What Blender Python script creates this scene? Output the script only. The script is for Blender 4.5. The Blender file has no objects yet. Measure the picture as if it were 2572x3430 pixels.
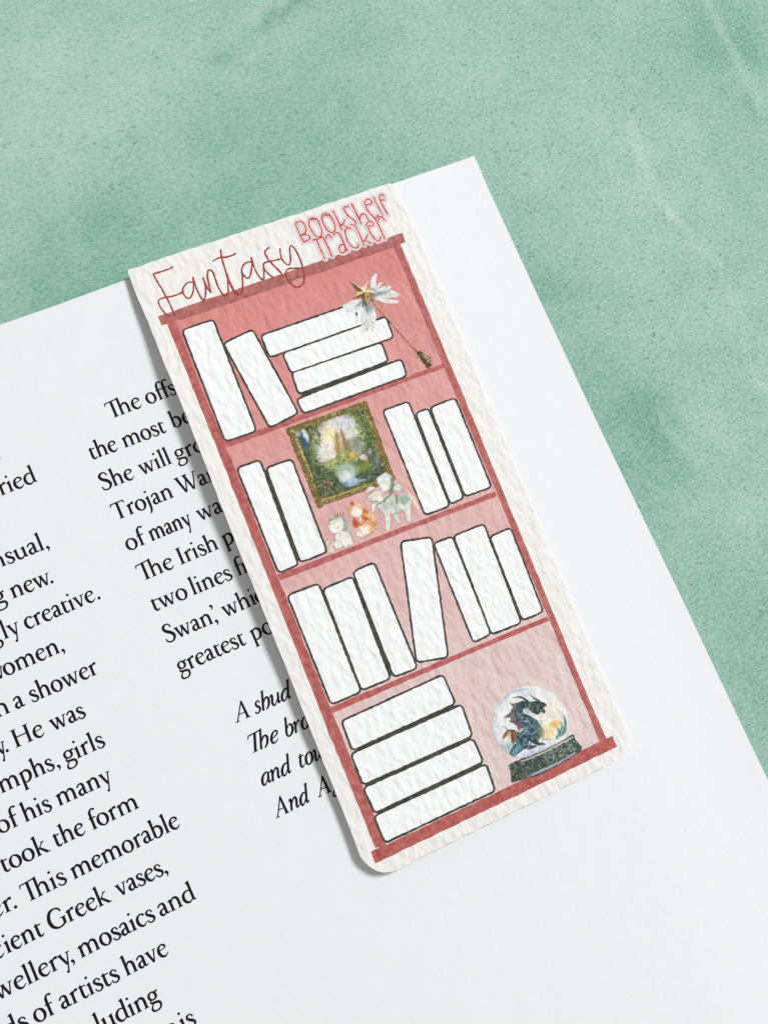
import bpy, bmesh, math, json, random
import numpy as np
from mathutils import Vector, Matrix
from mathutils.geometry import delaunay_2d_cdt

# measured outlines, all in millimetres on the real surfaces (x = page right, y = page up)
D = json.loads(r'''{"page":[[-72.73,43.01],[-54.08,43.15],[-38.25,43.35],[-30.02,43.43],[-22.37,43.64],[-2.01,44.04],[20.35,44.57],[26.76,44.76],[34.3,44.91],[34.29,43.53],[34.17,39.43],[34.34,20.71],[34.61,0.93],[34.77,-6.4],[35.34,-28.95],[35.7,-51.26],[35.96,-60.69],[36.95,-96.04],[37.5,-118.32]],"card":[[-19.81,44.75],[-18.13,44.63],[-13.97,44.78],[-7.88,44.75],[-1.65,44.75],[5.62,44.73],[12.62,44.76],[20.03,44.81],[20.04,43.57],[20.43,40.08],[20.52,35.86],[20.49,29.02],[20.45,24.08],[20.35,18.53],[20.3,14.62],[20.13,8.21],[19.94,1.4],[19.75,-7.47],[19.52,-16.31],[19.42,-21.38],[19.3,-23.37],[19.21,-30.32],[19.1,-37.71],[19.09,-39.56],[19.02,-41.19],[18.87,-42.27],[18.44,-43.03],[17.52,-43.61],[16.03,-43.96],[13.96,-43.99],[11.87,-43.97],[6.0,-43.91],[-0.81,-43.76],[-8.76,-43.6],[-12.66,-43.55],[-15.26,-43.59],[-16.76,-43.59],[-17.76,-43.46],[-18.61,-43.16],[-19.41,-42.57],[-20.11,-41.54],[-20.47,-40.72],[-20.63,-39.92],[-20.59,-38.25],[-20.53,-36.46],[-20.46,-29.94],[-20.4,-23.95],[-20.23,-14.61],[-20.15,-3.77],[-20.03,7.55],[-19.83,17.19],[-19.79,23.39],[-19.87,29.38],[-19.81,35.72],[-19.89,39.94]],"panel":[[-16.86,35.18],[-14.58,35.51],[1.84,35.52],[17.28,35.61],[17.19,33.3],[16.95,30.22],[16.28,8.3],[15.6,-36.02],[15.55,-40.72],[0.63,-40.65],[-16.79,-40.21],[-17.67,-39.79],[-17.55,-15.83],[-17.13,15.93],[-16.92,32.18]],"bars":{"top":[[-18.3,36.43],[-11.46,36.54],[2.3,36.64],[18.57,36.73],[18.5,35.26],[16.56,35.1],[1.62,34.98],[-14.79,34.84],[-16.38,35.0],[-18.37,34.99]],"left":[[-17.54,35.06],[-16.34,34.9],[-16.54,24.31],[-16.5,15.42],[-16.94,-16.1],[-17.04,-40.49],[-18.48,-39.88],[-18.38,-26.77],[-18.19,-15.54],[-17.69,16.36],[-17.61,25.33]],"right":[[16.51,35.29],[17.62,35.3],[17.52,30.03],[17.05,7.87],[16.02,-36.22],[15.99,-40.71],[14.87,-40.93],[15.12,-35.81],[16.02,8.16],[16.45,30.4]],"base":[[-19.17,-40.03],[-16.89,-40.16],[-1.59,-40.54],[14.93,-40.7],[17.0,-40.79],[16.92,-42.36],[-2.28,-42.05],[-19.2,-41.63]],"s1":[[-16.49,16.73],[-5.9,16.64],[5.29,16.53],[16.35,16.44],[16.35,15.77],[5.01,15.87],[-6.2,15.9],[-16.48,15.89]],"s2":[[-16.68,-2.41],[-5.18,-2.77],[6.0,-3.1],[15.65,-3.37],[15.65,-4.11],[5.7,-3.79],[-5.49,-3.52],[-16.69,-3.26]],"s3":[[-16.98,-21.1],[-6.54,-21.48],[4.59,-21.88],[15.34,-22.28],[15.35,-22.96],[4.29,-22.54],[-6.85,-22.2],[-17.01,-21.97]]},"books":[[[-16.01,33.42],[-11.58,33.48],[-11.96,16.67],[-16.33,16.72]],[[-11.58,29.72],[-7.11,30.27],[-5.77,16.96],[-10.17,16.44]],[[-6.4,29.08],[8.71,29.1],[8.48,25.74],[-6.45,25.67]],[[-4.61,25.64],[11.22,25.74],[11.02,22.46],[-4.53,22.57]],[[-4.51,22.61],[9.08,22.42],[8.9,19.51],[-4.7,19.42]],[[-5.3,18.88],[10.78,19.16],[10.57,16.58],[-5.18,16.65]],[[-16.29,12.83],[-13.04,12.8],[-13.67,-2.26],[-16.47,-2.24]],[[-12.68,11.47],[-9.05,11.35],[-9.49,-2.18],[-13.3,-2.05]],[[5.31,13.16],[9.25,13.09],[8.74,-2.8],[4.95,-2.68]],[[9.53,11.14],[11.52,11.16],[11.08,-2.52],[8.91,-2.6]],[[11.83,11.16],[15.83,11.17],[15.43,-2.61],[11.33,-2.4]],[[-16.53,-5.43],[-12.18,-5.58],[-12.46,-20.97],[-16.7,-20.88]],[[-11.96,-6.5],[-7.63,-6.53],[-8.21,-21.02],[-12.35,-20.84]],[[-7.33,-5.95],[-4.15,-5.9],[-4.31,-21.27],[-7.73,-21.01]],[[0.34,-4.71],[4.62,-5.83],[0.13,-21.67],[-4.15,-20.52]],[[4.47,-6.71],[7.34,-6.85],[6.91,-21.22],[4.16,-21.35]],[[7.5,-6.83],[12.26,-6.98],[11.52,-21.61],[6.95,-21.34]],[[12.27,-8.95],[15.6,-8.94],[15.07,-21.45],[11.78,-21.38]],[[-16.3,-23.37],[-1.46,-23.49],[-1.44,-27.69],[-16.45,-27.46]],[[-16.81,-27.75],[-0.72,-28.14],[-1.01,-32.57],[-16.86,-32.06]],[[-16.99,-32.37],[-1.09,-32.89],[-1.04,-36.24],[-16.86,-35.94]],[[-17.1,-36.22],[-0.79,-36.65],[-1.12,-40.3],[-17.11,-39.88]]],"fan":[[[-13.89,42.72],[-14.25,42.59],[-15.43,42.55],[-16.34,42.58],[-16.75,42.56]],[[-16.75,42.56],[-16.6,41.25],[-16.41,40.06],[-16.3,38.9],[-16.19,37.74],[-16.16,36.37],[-16.18,35.78]],[[-13.85,38.86],[-14.5,38.58],[-15.72,38.6],[-16.36,38.75],[-17.21,38.72],[-17.51,38.4],[-17.52,37.55],[-17.21,36.42],[-16.85,35.94]],[[-12.24,39.64],[-12.81,39.77],[-13.49,39.41],[-13.89,38.87],[-13.94,38.2],[-13.63,37.57],[-13.14,37.65],[-12.56,38.38],[-12.09,39.51],[-11.89,40.25]],[[-11.9,40.13],[-12.02,38.96],[-12.01,37.75],[-11.88,36.76],[-11.55,36.72],[-11.07,37.58],[-10.73,38.66],[-10.65,39.71]],[[-10.65,39.71],[-10.66,38.64],[-10.58,37.83],[-10.41,37.34]],[[-10.39,37.42],[-10.25,38.49],[-10.02,39.7],[-9.66,40.44],[-9.26,40.47],[-9.06,39.96],[-9.15,38.69],[-9.18,37.58],[-9.05,36.59]],[[-6.86,42.87],[-7.13,41.78],[-7.33,40.12],[-7.47,38.34],[-7.4,37.28],[-7.35,36.4]],[[-9.05,36.59],[-8.76,36.23],[-8.27,36.48],[-7.86,37.45],[-7.51,38.53]],[[-8.45,41.65],[-7.47,41.82],[-6.45,41.58],[-5.57,41.57],[-5.13,41.68]],[[-7.38,39.23],[-7.49,37.71],[-7.42,36.48],[-6.99,35.76],[-6.53,35.81],[-6.06,36.59],[-5.59,37.89],[-5.19,39.13],[-4.63,39.72],[-4.09,39.87],[-3.53,39.76]],[[-3.31,40.33],[-3.5,39.57],[-4.08,38.39],[-4.52,37.77],[-4.94,37.61],[-5.22,38.02],[-5.36,38.59]],[[-3.29,40.28],[-3.46,39.04],[-3.43,37.89],[-3.2,36.86],[-2.85,36.82],[-2.48,37.64],[-2.07,38.89]],[[-0.43,40.93],[-1.02,40.7],[-1.27,40.26],[-1.18,39.27],[-0.77,38.08],[-0.28,36.86],[-0.24,36.06]],[[-1.5,36.47],[-1.94,37.19],[-2.23,38.07],[-2.08,38.85],[-1.53,39.0],[-0.53,38.86],[0.5,38.8]],[[0.97,40.26],[0.67,39.22],[0.68,38.43],[0.96,37.72],[1.37,37.62],[1.81,38.38],[2.2,39.65],[2.56,40.13],[2.85,39.94],[3.02,38.74],[2.99,37.26],[2.83,36.27],[2.7,35.45],[2.16,34.43],[1.58,34.03],[0.95,34.08],[0.46,34.69],[0.2,35.64],[0.26,36.49],[0.83,36.99],[1.6,36.88],[2.82,36.45]]],"loop":[[0.54,35.09],[1.48,35.19],[2.29,35.16],[2.38,34.87],[1.89,34.18],[1.42,34.04],[1.0,34.19],[0.6,34.63]],"trk":[[[4.45,43.15],[4.44,41.66],[4.52,40.1]],[[4.45,43.15],[4.98,43.22],[5.42,43.12],[5.64,42.58],[5.61,41.87],[5.28,41.37],[4.63,41.19]],[[4.63,41.19],[5.17,41.1],[5.61,40.74],[5.59,40.34],[5.16,40.13],[4.52,40.1]],[[7.22,43.11],[6.64,43.01],[6.23,42.37],[6.24,41.44],[6.41,40.56],[6.81,40.11],[7.28,40.2],[7.66,40.95],[7.72,41.85],[7.68,42.69],[7.22,43.11]],[[6.67,42.96],[7.14,42.91],[7.65,42.73]],[[9.2,43.15],[8.61,43.04],[8.29,42.38],[8.3,41.34],[8.51,40.45],[8.95,40.09],[9.44,40.33],[9.74,41.15],[9.73,42.19],[9.53,42.88],[9.2,43.15]],[[8.6,42.89],[9.06,42.83],[9.51,42.73]],[[10.32,43.17],[10.42,41.95],[10.45,40.13]],[[11.38,41.3],[10.88,40.81],[10.36,40.63]],[[10.64,40.84],[10.93,40.58],[11.23,40.22]],[[12.73,42.96],[12.43,43.2],[12.02,43.05],[11.92,42.46],[12.17,41.65],[12.64,40.87],[12.71,40.33],[12.32,40.1],[11.94,40.39]],[[13.29,43.24],[13.35,42.07],[13.45,40.07]],[[13.54,40.77],[13.88,41.22],[14.32,41.3],[14.61,40.92],[14.64,40.18]],[[15.14,42.76],[15.55,43.14],[16.0,43.12],[16.24,42.64],[15.98,42.37],[15.15,42.44]],[[15.21,42.58],[15.12,41.78],[15.34,40.87],[15.65,40.19],[16.11,40.2],[16.33,40.48]],[[16.79,43.14],[16.8,41.94],[16.92,40.13]],[[18.29,42.85],[18.11,43.22],[17.72,43.14],[17.51,42.53],[17.53,41.28],[17.7,40.13]],[[17.52,42.43],[18.09,42.34]],[[5.86,39.95],[6.7,39.86],[7.23,39.97]],[[6.37,39.76],[6.36,38.32],[6.4,36.67]],[[7.39,39.86],[7.47,38.65],[7.48,36.7]],[[7.68,39.5],[7.99,39.91],[8.35,39.94],[8.5,39.37]],[[8.88,39.7],[9.55,39.88],[9.87,39.46],[9.88,38.32],[9.85,37.31],[9.97,36.7]],[[9.84,37.87],[9.31,37.9],[8.87,37.44],[8.9,36.92],[9.29,36.68],[9.69,37.05],[9.84,37.87]],[[11.68,39.78],[11.32,40.09],[10.86,39.83],[10.6,39.1],[10.53,37.99],[10.78,37.19],[11.21,36.78],[11.65,36.89],[11.78,37.2]],[[12.48,39.89],[12.54,38.53],[12.54,36.78]],[[13.57,38.02],[13.02,37.54],[12.52,37.3]],[[12.89,37.48],[13.52,36.73]],[[14.01,39.52],[14.4,39.85],[14.83,39.91],[15.15,39.49],[14.91,39.16],[14.26,39.28]],[[14.21,39.29],[14.12,38.5],[14.26,37.42],[14.66,36.71],[15.11,36.82],[15.28,37.22]],[[15.63,40.15],[15.74,38.77],[15.74,36.65]],[[15.96,39.62],[16.39,40.05],[16.75,39.93],[16.89,39.31]]],"A_wand":[[0.008846,-0.003864,7.122624],[-0.00316,-0.008946,34.890096]],"A_paint":[[0.009252,-0.003922,-6.572202],[-0.003608,-0.009322,20.224617]],"A_fig":[[0.008525,-0.00361,-6.257625],[-0.003468,-0.00846,9.320925]],"A_globe":[[0.008098,-0.003523,3.644358],[-0.00372,-0.007503,-26.211363]],"text":[[0,[["Þe",-29.48,25.85,-24.79,25.92],["offs",-24.07,25.93,-19.87,25.99]]],[0,[["the",-33.64,21.47,-29.85,21.47],["most",-29.11,21.44,-23.05,21.47],["be",-22.26,21.59,-19.33,21.6]]],[0,[["She",-33.76,17.01,-29.23,17.06],["will",-28.44,17.08,-24.07,17.16],["gro",-23.35,17.17,-19.32,17.23]]],[0,[["Trojan",-33.66,12.63,-25.52,12.74],["War",-24.73,12.76,-19.4,12.83]]],[0,[["of",-33.56,8.19,-31.16,8.25],["many",-30.36,8.26,-24.54,8.35],["wa",-23.67,8.36]]],[0,[["Þe",-33.51,3.77,-28.74,3.85],["Irish",-28.0,3.87,-22.6,3.95],["poet",-21.78,3.97]]],[0,[["two",-33.44,-0.57,-28.67,-0.55],["lines",-28.01,-0.54,-22.38,-0.51],["from",-21.65,-0.48]]],[0,[["Swan",-33.39,-5.03,-26.9,-5.0],[",",-26.69,-5.01],["’",-26.64,-5.03],["whi",-25.32,-4.93,-20.74,-4.86],["c",-20.64,-4.87]]],[0,[["greatest",-33.25,-9.41,-23.84,-9.27],["po",-23.07,-9.25]]],[1,[["A",-29.09,-18.18,-26.93,-18.17],["shud",-26.3,-18.18,-20.64,-18.19]]],[1,[["Þe",-28.48,-22.65,-24.5,-22.65],["bro",-23.63,-22.64]]],[1,[["and",-28.82,-27.08,-24.27,-27.05],["tow",-23.46,-27.05]]],[1,[["And",-28.86,-31.51,-23.57,-31.5],["Ag",-22.93,-31.44]]],[0,[[".",-44.67,26.0]]],[0,[["ried",-45.9,21.28,-40.94,21.36]]],[0,[["nsual",-49.93,12.43,-43.22,12.52],[",",-43.04,12.53]]],[0,[["g",-51.26,8.02,-49.69,8.03],["new",-49.07,8.03,-43.88,8.04],[".",-44.08,8.03]]],[0,[["g",-53.41,3.53,-51.88,3.55],["ly",-51.78,3.56,-49.49,3.59],["creative",-48.78,3.6,-39.52,3.75],[".",-39.39,3.75]]],[0,[["w",-55.36,-0.94,-53.0,-0.89],["omen",-53.12,-0.9,-46.04,-0.76],[",",-45.86,-0.75]]],[0,[["n",-55.88,-5.38,-54.08,-5.34],["a",-53.38,-5.33,-52.05,-5.3],["shower",-51.35,-5.32,-42.44,-5.18]]],[0,[["y",-57.43,-9.8,-56.01,-9.78],[".",-56.3,-9.78],["He",-55.02,-9.77,-51.15,-9.72],["was",-50.34,-9.71,-45.91,-9.66]]],[0,[["mphs",-58.49,-14.26,-51.59,-14.15],[",",-51.33,-14.13],["girls",-50.19,-14.13,-45.0,-14.07]]],[0,[["of",-60.26,-18.78,-57.88,-18.74],["his",-57.09,-18.75,-53.58,-18.68],["many",-52.76,-18.63,-45.69,-18.58]]],[0,[["took",-61.43,-23.33,-55.43,-23.19],["the",-54.77,-23.18,-50.8,-23.09],["form",-50.07,-23.09,-43.93,-22.94]]],[0,[["er",-64.29,-27.85,-61.49,-27.8],[".",-61.69,-27.8],["Þis",-60.29,-27.79,-54.95,-27.64],["memorable",-54.18,-27.65,-40.03,-27.3]]],[0,[["c",-65.65,-32.4,-64.35,-32.37],["ient",-64.2,-32.33,-59.39,-32.2],["Greek",-58.59,-32.19,-50.86,-32.0],["vases",-50.06,-31.98,-44.05,-31.83],[",",-43.94,-31.81]]],[0,[["wellery",-67.08,-36.89,-57.52,-36.64],[",",-57.81,-36.65],["mosaics",-56.6,-36.68,-46.9,-36.44],["and",-46.23,-36.43,-41.43,-36.3]]],[0,[["ds",-67.5,-41.43,-64.65,-41.37],["of",-63.79,-41.36,-61.48,-41.26],["artists",-60.59,-41.27,-53.23,-41.1],["have",-52.48,-41.07,-46.82,-40.94]]],[0,[["luding",-57.76,-45.74,-49.68,-45.56]]],[0,[["n",-50.73,-50.09,-48.84,-50.07],["is",-48.71,-50.06,-46.84,-50.04]]]],"speck":[[[-29.82,-33.03],[-29.85,-33.3],[-29.97,-33.49]],[[-28.5,16.65],[-28.39,16.38],[-28.12,16.23]],[[18.26,-59.33],[18.47,-59.61],[18.82,-59.69]],[[-40.17,14.03],[-40.13,13.93]],[[-25.24,-51.68],[-25.09,-51.92]]],"veins":[[0.8,0.95,[[83.35,58.68],[82.94,56.66],[82.81,53.59],[82.76,50.31],[82.98,47.16],[83.19,43.63],[83.24,39.78],[83.11,37.16],[83.12,34.49],[83.46,29.65]]],[2.4,-0.5,[[79.35,59.9],[79.24,56.06],[79.45,53.29],[79.42,50.02],[79.71,47.82]]],[3.0,-0.5,[[85.8,57.93],[85.48,54.9],[85.18,51.1],[85.47,48.1],[85.42,45.22]]],[1.2,-0.8,[[81.37,38.87],[82.67,37.49],[82.8,34.6]]],[0.9,0.7,[[85.64,39.38],[83.53,37.97]]],[1.0,0.7,[[60.67,41.78],[60.72,39.87],[59.77,36.4],[59.44,33.22],[59.54,29.43],[60.67,25.77]]],[0.9,0.5,[[60.67,25.77],[62.48,19.54],[64.23,15.19],[63.68,4.36]]],[0.9,0.6,[[61.9,1.85],[61.8,-2.19],[62.3,-5.99],[63.69,-12.81]]],[1.0,0.8,[[44.76,-1.78],[44.27,-4.22],[45.16,-7.63],[47.22,-11.07]]],[4.0,-0.6,[[43.04,-1.98],[42.76,-4.93],[43.64,-7.89],[44.54,-11.73]]],[1.6,-0.8,[[21.26,78.38],[15.96,76.48],[9.37,74.18],[4.46,71.86]]],[1.6,0.7,[[17.96,79.39],[12.55,77.1],[7.29,73.97]]],[1.2,0.5,[[7.66,71.91],[8.69,70.5]]]],"blobs":[[-28.07,44.05,20,-0.55],[2.03,47.44,24,-0.45],[-12.43,74.49,18,0.5],[36.08,58.79,25,0.25],[-26.12,66.87,14,0.35],[35.9,35.51,16,-0.1],[38.31,2.03,14,-0.55],[38.7,-7.9,10,-0.45],[61.48,5.7,16,0.25],[46.26,-8.49,9,0.6],[41.49,-30.66,12,-0.25],[40.76,-44.43,9,-0.35],[83.14,51.93,14,-0.35],[-5.8,62.42,12,-0.1],[22.6,68.34,10,-0.15],[53.96,29.15,18,0.35],[53.69,-21.34,8,0.3],[-35.09,53.55,12,0.3],[32.16,21.72,9,-0.45]],"cam":[-13.1728,-5.7373,91.4573],"R":[[0.913921,-0.379558,0.143822],[-0.391184,-0.918178,0.06264],[0.108278,-0.113509,-0.987619]]}''')
MM = 0.001
sc = bpy.context.scene
COL = sc.collection

# ------------------------------------------------------------------ camera, light, exposure
R = np.array(D['R']); CP = D['cam']
cam = bpy.data.cameras.new('camera')
camo = bpy.data.objects.new('camera', cam); COL.objects.link(camo)
rt, up, bk = R[:, 0], -R[:, 1], -R[:, 2]
camo.matrix_world = Matrix(((rt[0], up[0], bk[0], CP[0]*MM), (rt[1], up[1], bk[1], CP[1]*MM),
                            (rt[2], up[2], bk[2], CP[2]*MM), (0, 0, 0, 1)))
cam.sensor_width = 36; cam.lens = 2200/3430*36
cam.clip_start = 0.004; cam.clip_end = 50
sc.camera = camo

world = bpy.data.worlds.new('World'); sc.world = world; world.use_nodes = True
bg = world.node_tree.nodes['Background']
bg.inputs[0].default_value = (1.0, 0.99, 0.975, 1); bg.inputs[1].default_value = 0.315

LAZ, LEL, LD = math.radians(24), math.radians(46), 2.2
ld = Vector((math.cos(LAZ)*math.cos(LEL), math.sin(LAZ)*math.cos(LEL), math.sin(LEL)))
lamp = bpy.data.lights.new('window_light', 'AREA'); lamp.shape = 'DISK'; lamp.size = 0.52
lamp.energy = 44.5; lamp.color = (1.0, 0.998, 0.99)
lo = bpy.data.objects.new('window_light', lamp); COL.objects.link(lo)
lo.location = ld*LD; lo.rotation_euler = (-ld).to_track_quat('-Z', 'Y').to_euler()

sc.view_settings.view_transform = 'Standard'; sc.view_settings.look = 'None'
sc.view_settings.gamma = 1; sc.view_settings.use_curve_mapping = False
sc.view_settings.exposure = 0.0

# ------------------------------------------------------------------ helpers
def lin(c):
    c = np.asarray(c, float)/255.0
    return np.where(c <= 0.04045, c/12.92, ((c+0.055)/1.055)**2.4)

def sm(a, b, x):
    t = np.clip((x-a)/(b-a), 0, 1); return t*t*(3-2*t)

def xright(y): return 19.9-.0095*(45.2-y)
def leaf_z(x, y): return 1.0-.6*sm(xright(y)-5, xright(y)+15, x)
def card_z(x, y):
    u = np.clip((x-(-19.95-.0095*(45.2-y)))/40., 0, 1); v = np.clip((45.2-y)/89.4, 0, 1)
    G = 2.0*sm(-.13, .27, v)*(1-.58*sm(.35, 1., v))
    return leaf_z(x, y)+.12+.22*sm(.86, 1., v)+G*(1-u)**1.2+.38

def inside(pts, poly):
    pts = np.asarray(pts); p = np.asarray(poly); n = len(p)
    r = np.zeros(len(pts), bool); j = n-1
    for i in range(n):
        yi, yj, xi, xj = p[i, 1], p[j, 1], p[i, 0], p[j, 0]
        if yi != yj:
            c = ((yi > pts[:, 1]) != (yj > pts[:, 1])) & (pts[:, 0] < (xj-xi)*(pts[:, 1]-yi)/(yj-yi)+xi)
            r ^= c
        j = i
    return r

def densify(poly, step, closed=True):
    out = []; n = len(poly)
    for i in range(n if closed else n-1):
        a = np.array(poly[i], float); b = np.array(poly[(i+1) % n], float)
        k = max(1, int(math.ceil(np.linalg.norm(b-a)/step)))
        for t in range(k): out.append(a+(b-a)*t/k)
    if not closed: out.append(np.array(poly[-1], float))
    return np.array(out)

rng = np.random.default_rng(7)
def wob(poly, amp, smooth=3, seed=0):
    """push a dense closed outline in and out a little (hand drawn / hand cut edge)"""
    r = np.random.default_rng(seed); n = len(poly)
    w = r.normal(0, 1, n)
    for _ in range(smooth): w = (np.roll(w, 1)+w+np.roll(w, -1))/3
    w *= amp/max(1e-6, w.std())
    t = np.roll(poly, -1, 0)-np.roll(poly, 1, 0); t /= np.linalg.norm(t, axis=1)[:, None]+1e-9
    return poly+np.stack([t[:, 1], -t[:, 0]], 1)*w[:, None]

def cdt(poly, step):
    """triangulate a closed outline with inner points so that it can follow a bent sheet"""
    poly = np.asarray(poly); n = len(poly)
    lo_, hi_ = poly.min(0), poly.max(0)
    gx, gy = np.meshgrid(np.arange(lo_[0]+step/2, hi_[0], step), np.arange(lo_[1]+step/2, hi_[1], step))
    g = np.stack([gx.ravel(), gy.ravel()], 1)
    if len(g):
        g = g[inside(g, poly)]
    if len(g):
        keep = np.ones(len(g), bool)
        for q in poly[::1]:
            keep &= ((g-q)**2).sum(1) > (step*.3)**2
        g = g[keep]
    V = [Vector((float(p[0]), float(p[1]))) for p in poly]+[Vector((float(p[0]), float(p[1]))) for p in g]
    res = delaunay_2d_cdt(V, [(i, (i+1) % n) for i in range(n)], [list(range(n))], 1, 1e-7)
    return np.array([[v.x, v.y] for v in res[0]]), [list(f) for f in res[2]]

LZ = .34      # thickness scale of the stacked print layers
class MB:
    """collects faces (mm, world) with a colour per vertex and links them as ONE mesh object"""
    def __init__(s): s.v = []; s.f = []; s.c = []; s.n = 0
    def add(s, xyz, faces, col):
        xyz = np.asarray(xyz, float); col = np.asarray(col, float)
        if col.ndim == 1: col = np.tile(col, (len(xyz), 1))
        s.v.append(xyz); s.c.append(col[:, :3]); s.f += [[i+s.n for i in f] for f in faces]; s.n += len(xyz)
    def fill(s, poly, zf, off, col, step=1.3, cf=None):
        p, f = cdt(poly, step)
        z = zf(p[:, 0], p[:, 1])+off*LZ
        s.add(np.column_stack([p, z]), f, cf(p) if cf is not None else col)
    def strip(s, pts, w, zf, off, col, cap=True):
        pts = np.asarray(pts, float); w = np.broadcast_to(np.asarray(w, float), (len(pts),))
        t = np.gradient(pts, axis=0); t /= np.linalg.norm(t, axis=1)[:, None]+1e-12
        nn = np.stack([-t[:, 1], t[:, 0]], 1)
        L = pts+nn*w[:, None]/2; Rr = pts-nn*w[:, None]/2
        if cap:   # rounded ends
            L = np.vstack([pts[0]-t[0]*w[0]*.42+nn[0]*w[0]*.22, L, pts[-1]+t[-1]*w[-1]*.42+nn[-1]*w[-1]*.22])
            Rr = np.vstack([pts[0]-t[0]*w[0]*.42-nn[0]*w[0]*.22, Rr, pts[-1]+t[-1]*w[-1]*.42-nn[-1]*w[-1]*.22])
        n = len(L); P = np.vstack([L, Rr]); z = zf(P[:, 0], P[:, 1])+off*LZ
        s.add(np.column_stack([P, z]), [[i, i+n, i+n+1, i+1] for i in range(n-1)], col)
    def build(s, name, mat, parent=None, origin=(0, 0, 0), flat=True):
        v = (np.vstack(s.v)-np.array(origin))*MM
        me = bpy.data.meshes.new(name); me.from_pydata(v.tolist(), [], s.f); me.update()
        at = me.color_attributes.new('Col', 'FLOAT_COLOR', 'POINT')
        c = np.column_stack([np.vstack(s.c), np.ones(len(v))]).astype(np.float32)
        at.data.foreach_set('color', c.ravel())
        if not flat: me.polygons.foreach_set('use_smooth', np.ones(len(me.polygons), bool))
        o = bpy.data.objects.new(name, me); COL.objects.link(o)
        me.materials.append(mat)
        if parent is not None: o.parent = parent
        else: o.location = (np.array(origin)*MM).tolist()
        return o

def catmull(pts, seg=6, closed=False):
    p = np.asarray(pts, float); n = len(p)
    if n < 3: 
        return np.array([p[0]+(p[1]-p[0])*t for t in np.linspace(0, 1, seg+1)])
    out = []
    for i in range(n if closed else n-1):
        if closed: a, b, c, d = p[(i-1) % n], p[i], p[(i+1) % n], p[(i+2) % n]
        else: a, b, c, d = p[max(i-1, 0)], p[i], p[i+1], p[min(i+2, n-1)]
        for k in range(seg):
            t = k/seg
            out.append(.5*((2*b)+(c-a)*t+(2*a-5*b+4*c-d)*t*t+(-a+3*b-3*c+d)*t**3))
    out.append(p[0] if closed else p[-1])
    return np.array(out)

# ------------------------------------------------------------------ materials
def nodes(m):
    m.use_nodes = True; nt = m.node_tree; nt.nodes.clear(); return nt
def N(nt, t, **k):
    n = nt.nodes.new(t)
    for a, b in k.items():
        if a.startswith('i_'): n.inputs[int(a[2:])].default_value = b
        else: setattr(n, a, b)
    return n
def math_(nt, op, a, b=None, c=None):
    n = nt.nodes.new('ShaderNodeMath'); n.operation = op
    for i, q in enumerate((a, b, c)):
        if q is None: continue
        if isinstance(q, (int, float)): n.inputs[i].default_value = q
        else: nt.links.new(q, n.inputs[i])
    return n.outputs[0]
def noise(nt, vec, scale, detail=3, rough=.55, dist=0.0):
    n = N(nt, 'ShaderNodeTexNoise'); n.inputs['Scale'].default_value = scale
    n.inputs['Detail'].default_value = detail; n.inputs['Roughness'].default_value = rough
    n.inputs['Distortion'].default_value = dist
    nt.links.new(vec, n.inputs['Vector']); return n.outputs['Fac']
def mapping(nt, vec, scale, rot=0.0):
    n = N(nt, 'ShaderNodeMapping'); n.inputs['Scale'].default_value = scale
    n.inputs['Rotation'].default_value = (0, 0, rot); nt.links.new(vec, n.inputs['Vector']); return n.outputs[0]

def paper_material(name, grain, cold_press, col_var=.05, bump=1.0, rough=.85):
    """printed/bare paper: colour from the mesh's print, relief from the sheet"""
    m = bpy.data.materials.new(name); nt = nodes(m)
    out = N(nt, 'ShaderNodeOutputMaterial'); bs = N(nt, 'ShaderNodeBsdfPrincipled')
    nt.links.new(bs.outputs[0], out.inputs[0])
    bs.inputs['Roughness'].default_value = rough
    bs.inputs['Specular IOR Level'].default_value = .18
    tc = N(nt, 'ShaderNodeTexCoord'); ob = tc.outputs['Object']
    at = N(nt, 'ShaderNodeAttribute', attribute_name='Col')
    g1 = noise(nt, ob, grain, 4, .7)
    g2 = noise(nt, mapping(nt, ob, (700, 260, 700)), 1.0, 3, .6)
    f = math_(nt, 'MULTIPLY_ADD', math_(nt, 'SUBTRACT', g1, .5), col_var*2.0, 1.0)
    f = math_(nt, 'ADD', f, math_(nt, 'MULTIPLY', math_(nt, 'SUBTRACT', g2, .5), col_var*1.2))
    mx = N(nt, 'ShaderNodeVectorMath', operation='SCALE')
    nt.links.new(at.outputs['Color'], mx.inputs[0]); nt.links.new(f, mx.inputs['Scale'])
    nt.links.new(mx.outputs[0], bs.inputs['Base Color'])
    if cold_press:
        a = noise(nt, mapping(nt, ob, (1150, 640, 1000), .12), 1.0, .6, .4, .25)
        b = noise(nt, mapping(nt, ob, (1500, 800, 1500), -.2), 1.0, 3, .55)
        c = noise(nt, ob, 7000, 2, .6)
        h = math_(nt, 'ADD', math_(nt, 'MULTIPLY', a, .70), math_(nt, 'ADD', math_(nt, 'MULTIPLY', b, .22), math_(nt, 'MULTIPLY', c, .035)))
        dist = .00030*bump
    else:
        a = noise(nt, ob, 900, 3, .6); b = noise(nt, ob, 4200, 2, .6)
        h = math_(nt, 'ADD', math_(nt, 'MULTIPLY', a, .6), math_(nt, 'MULTIPLY', b, .4)); dist = .00002*bump
    bp = N(nt, 'ShaderNodeBump'); bp.inputs['Strength'].default_value = 1.0
    bp.inputs['Distance'].default_value = dist
    nt.links.new(h, bp.inputs['Height']); nt.links.new(bp.outputs[0], bs.inputs['Normal'])
    return m

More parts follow.
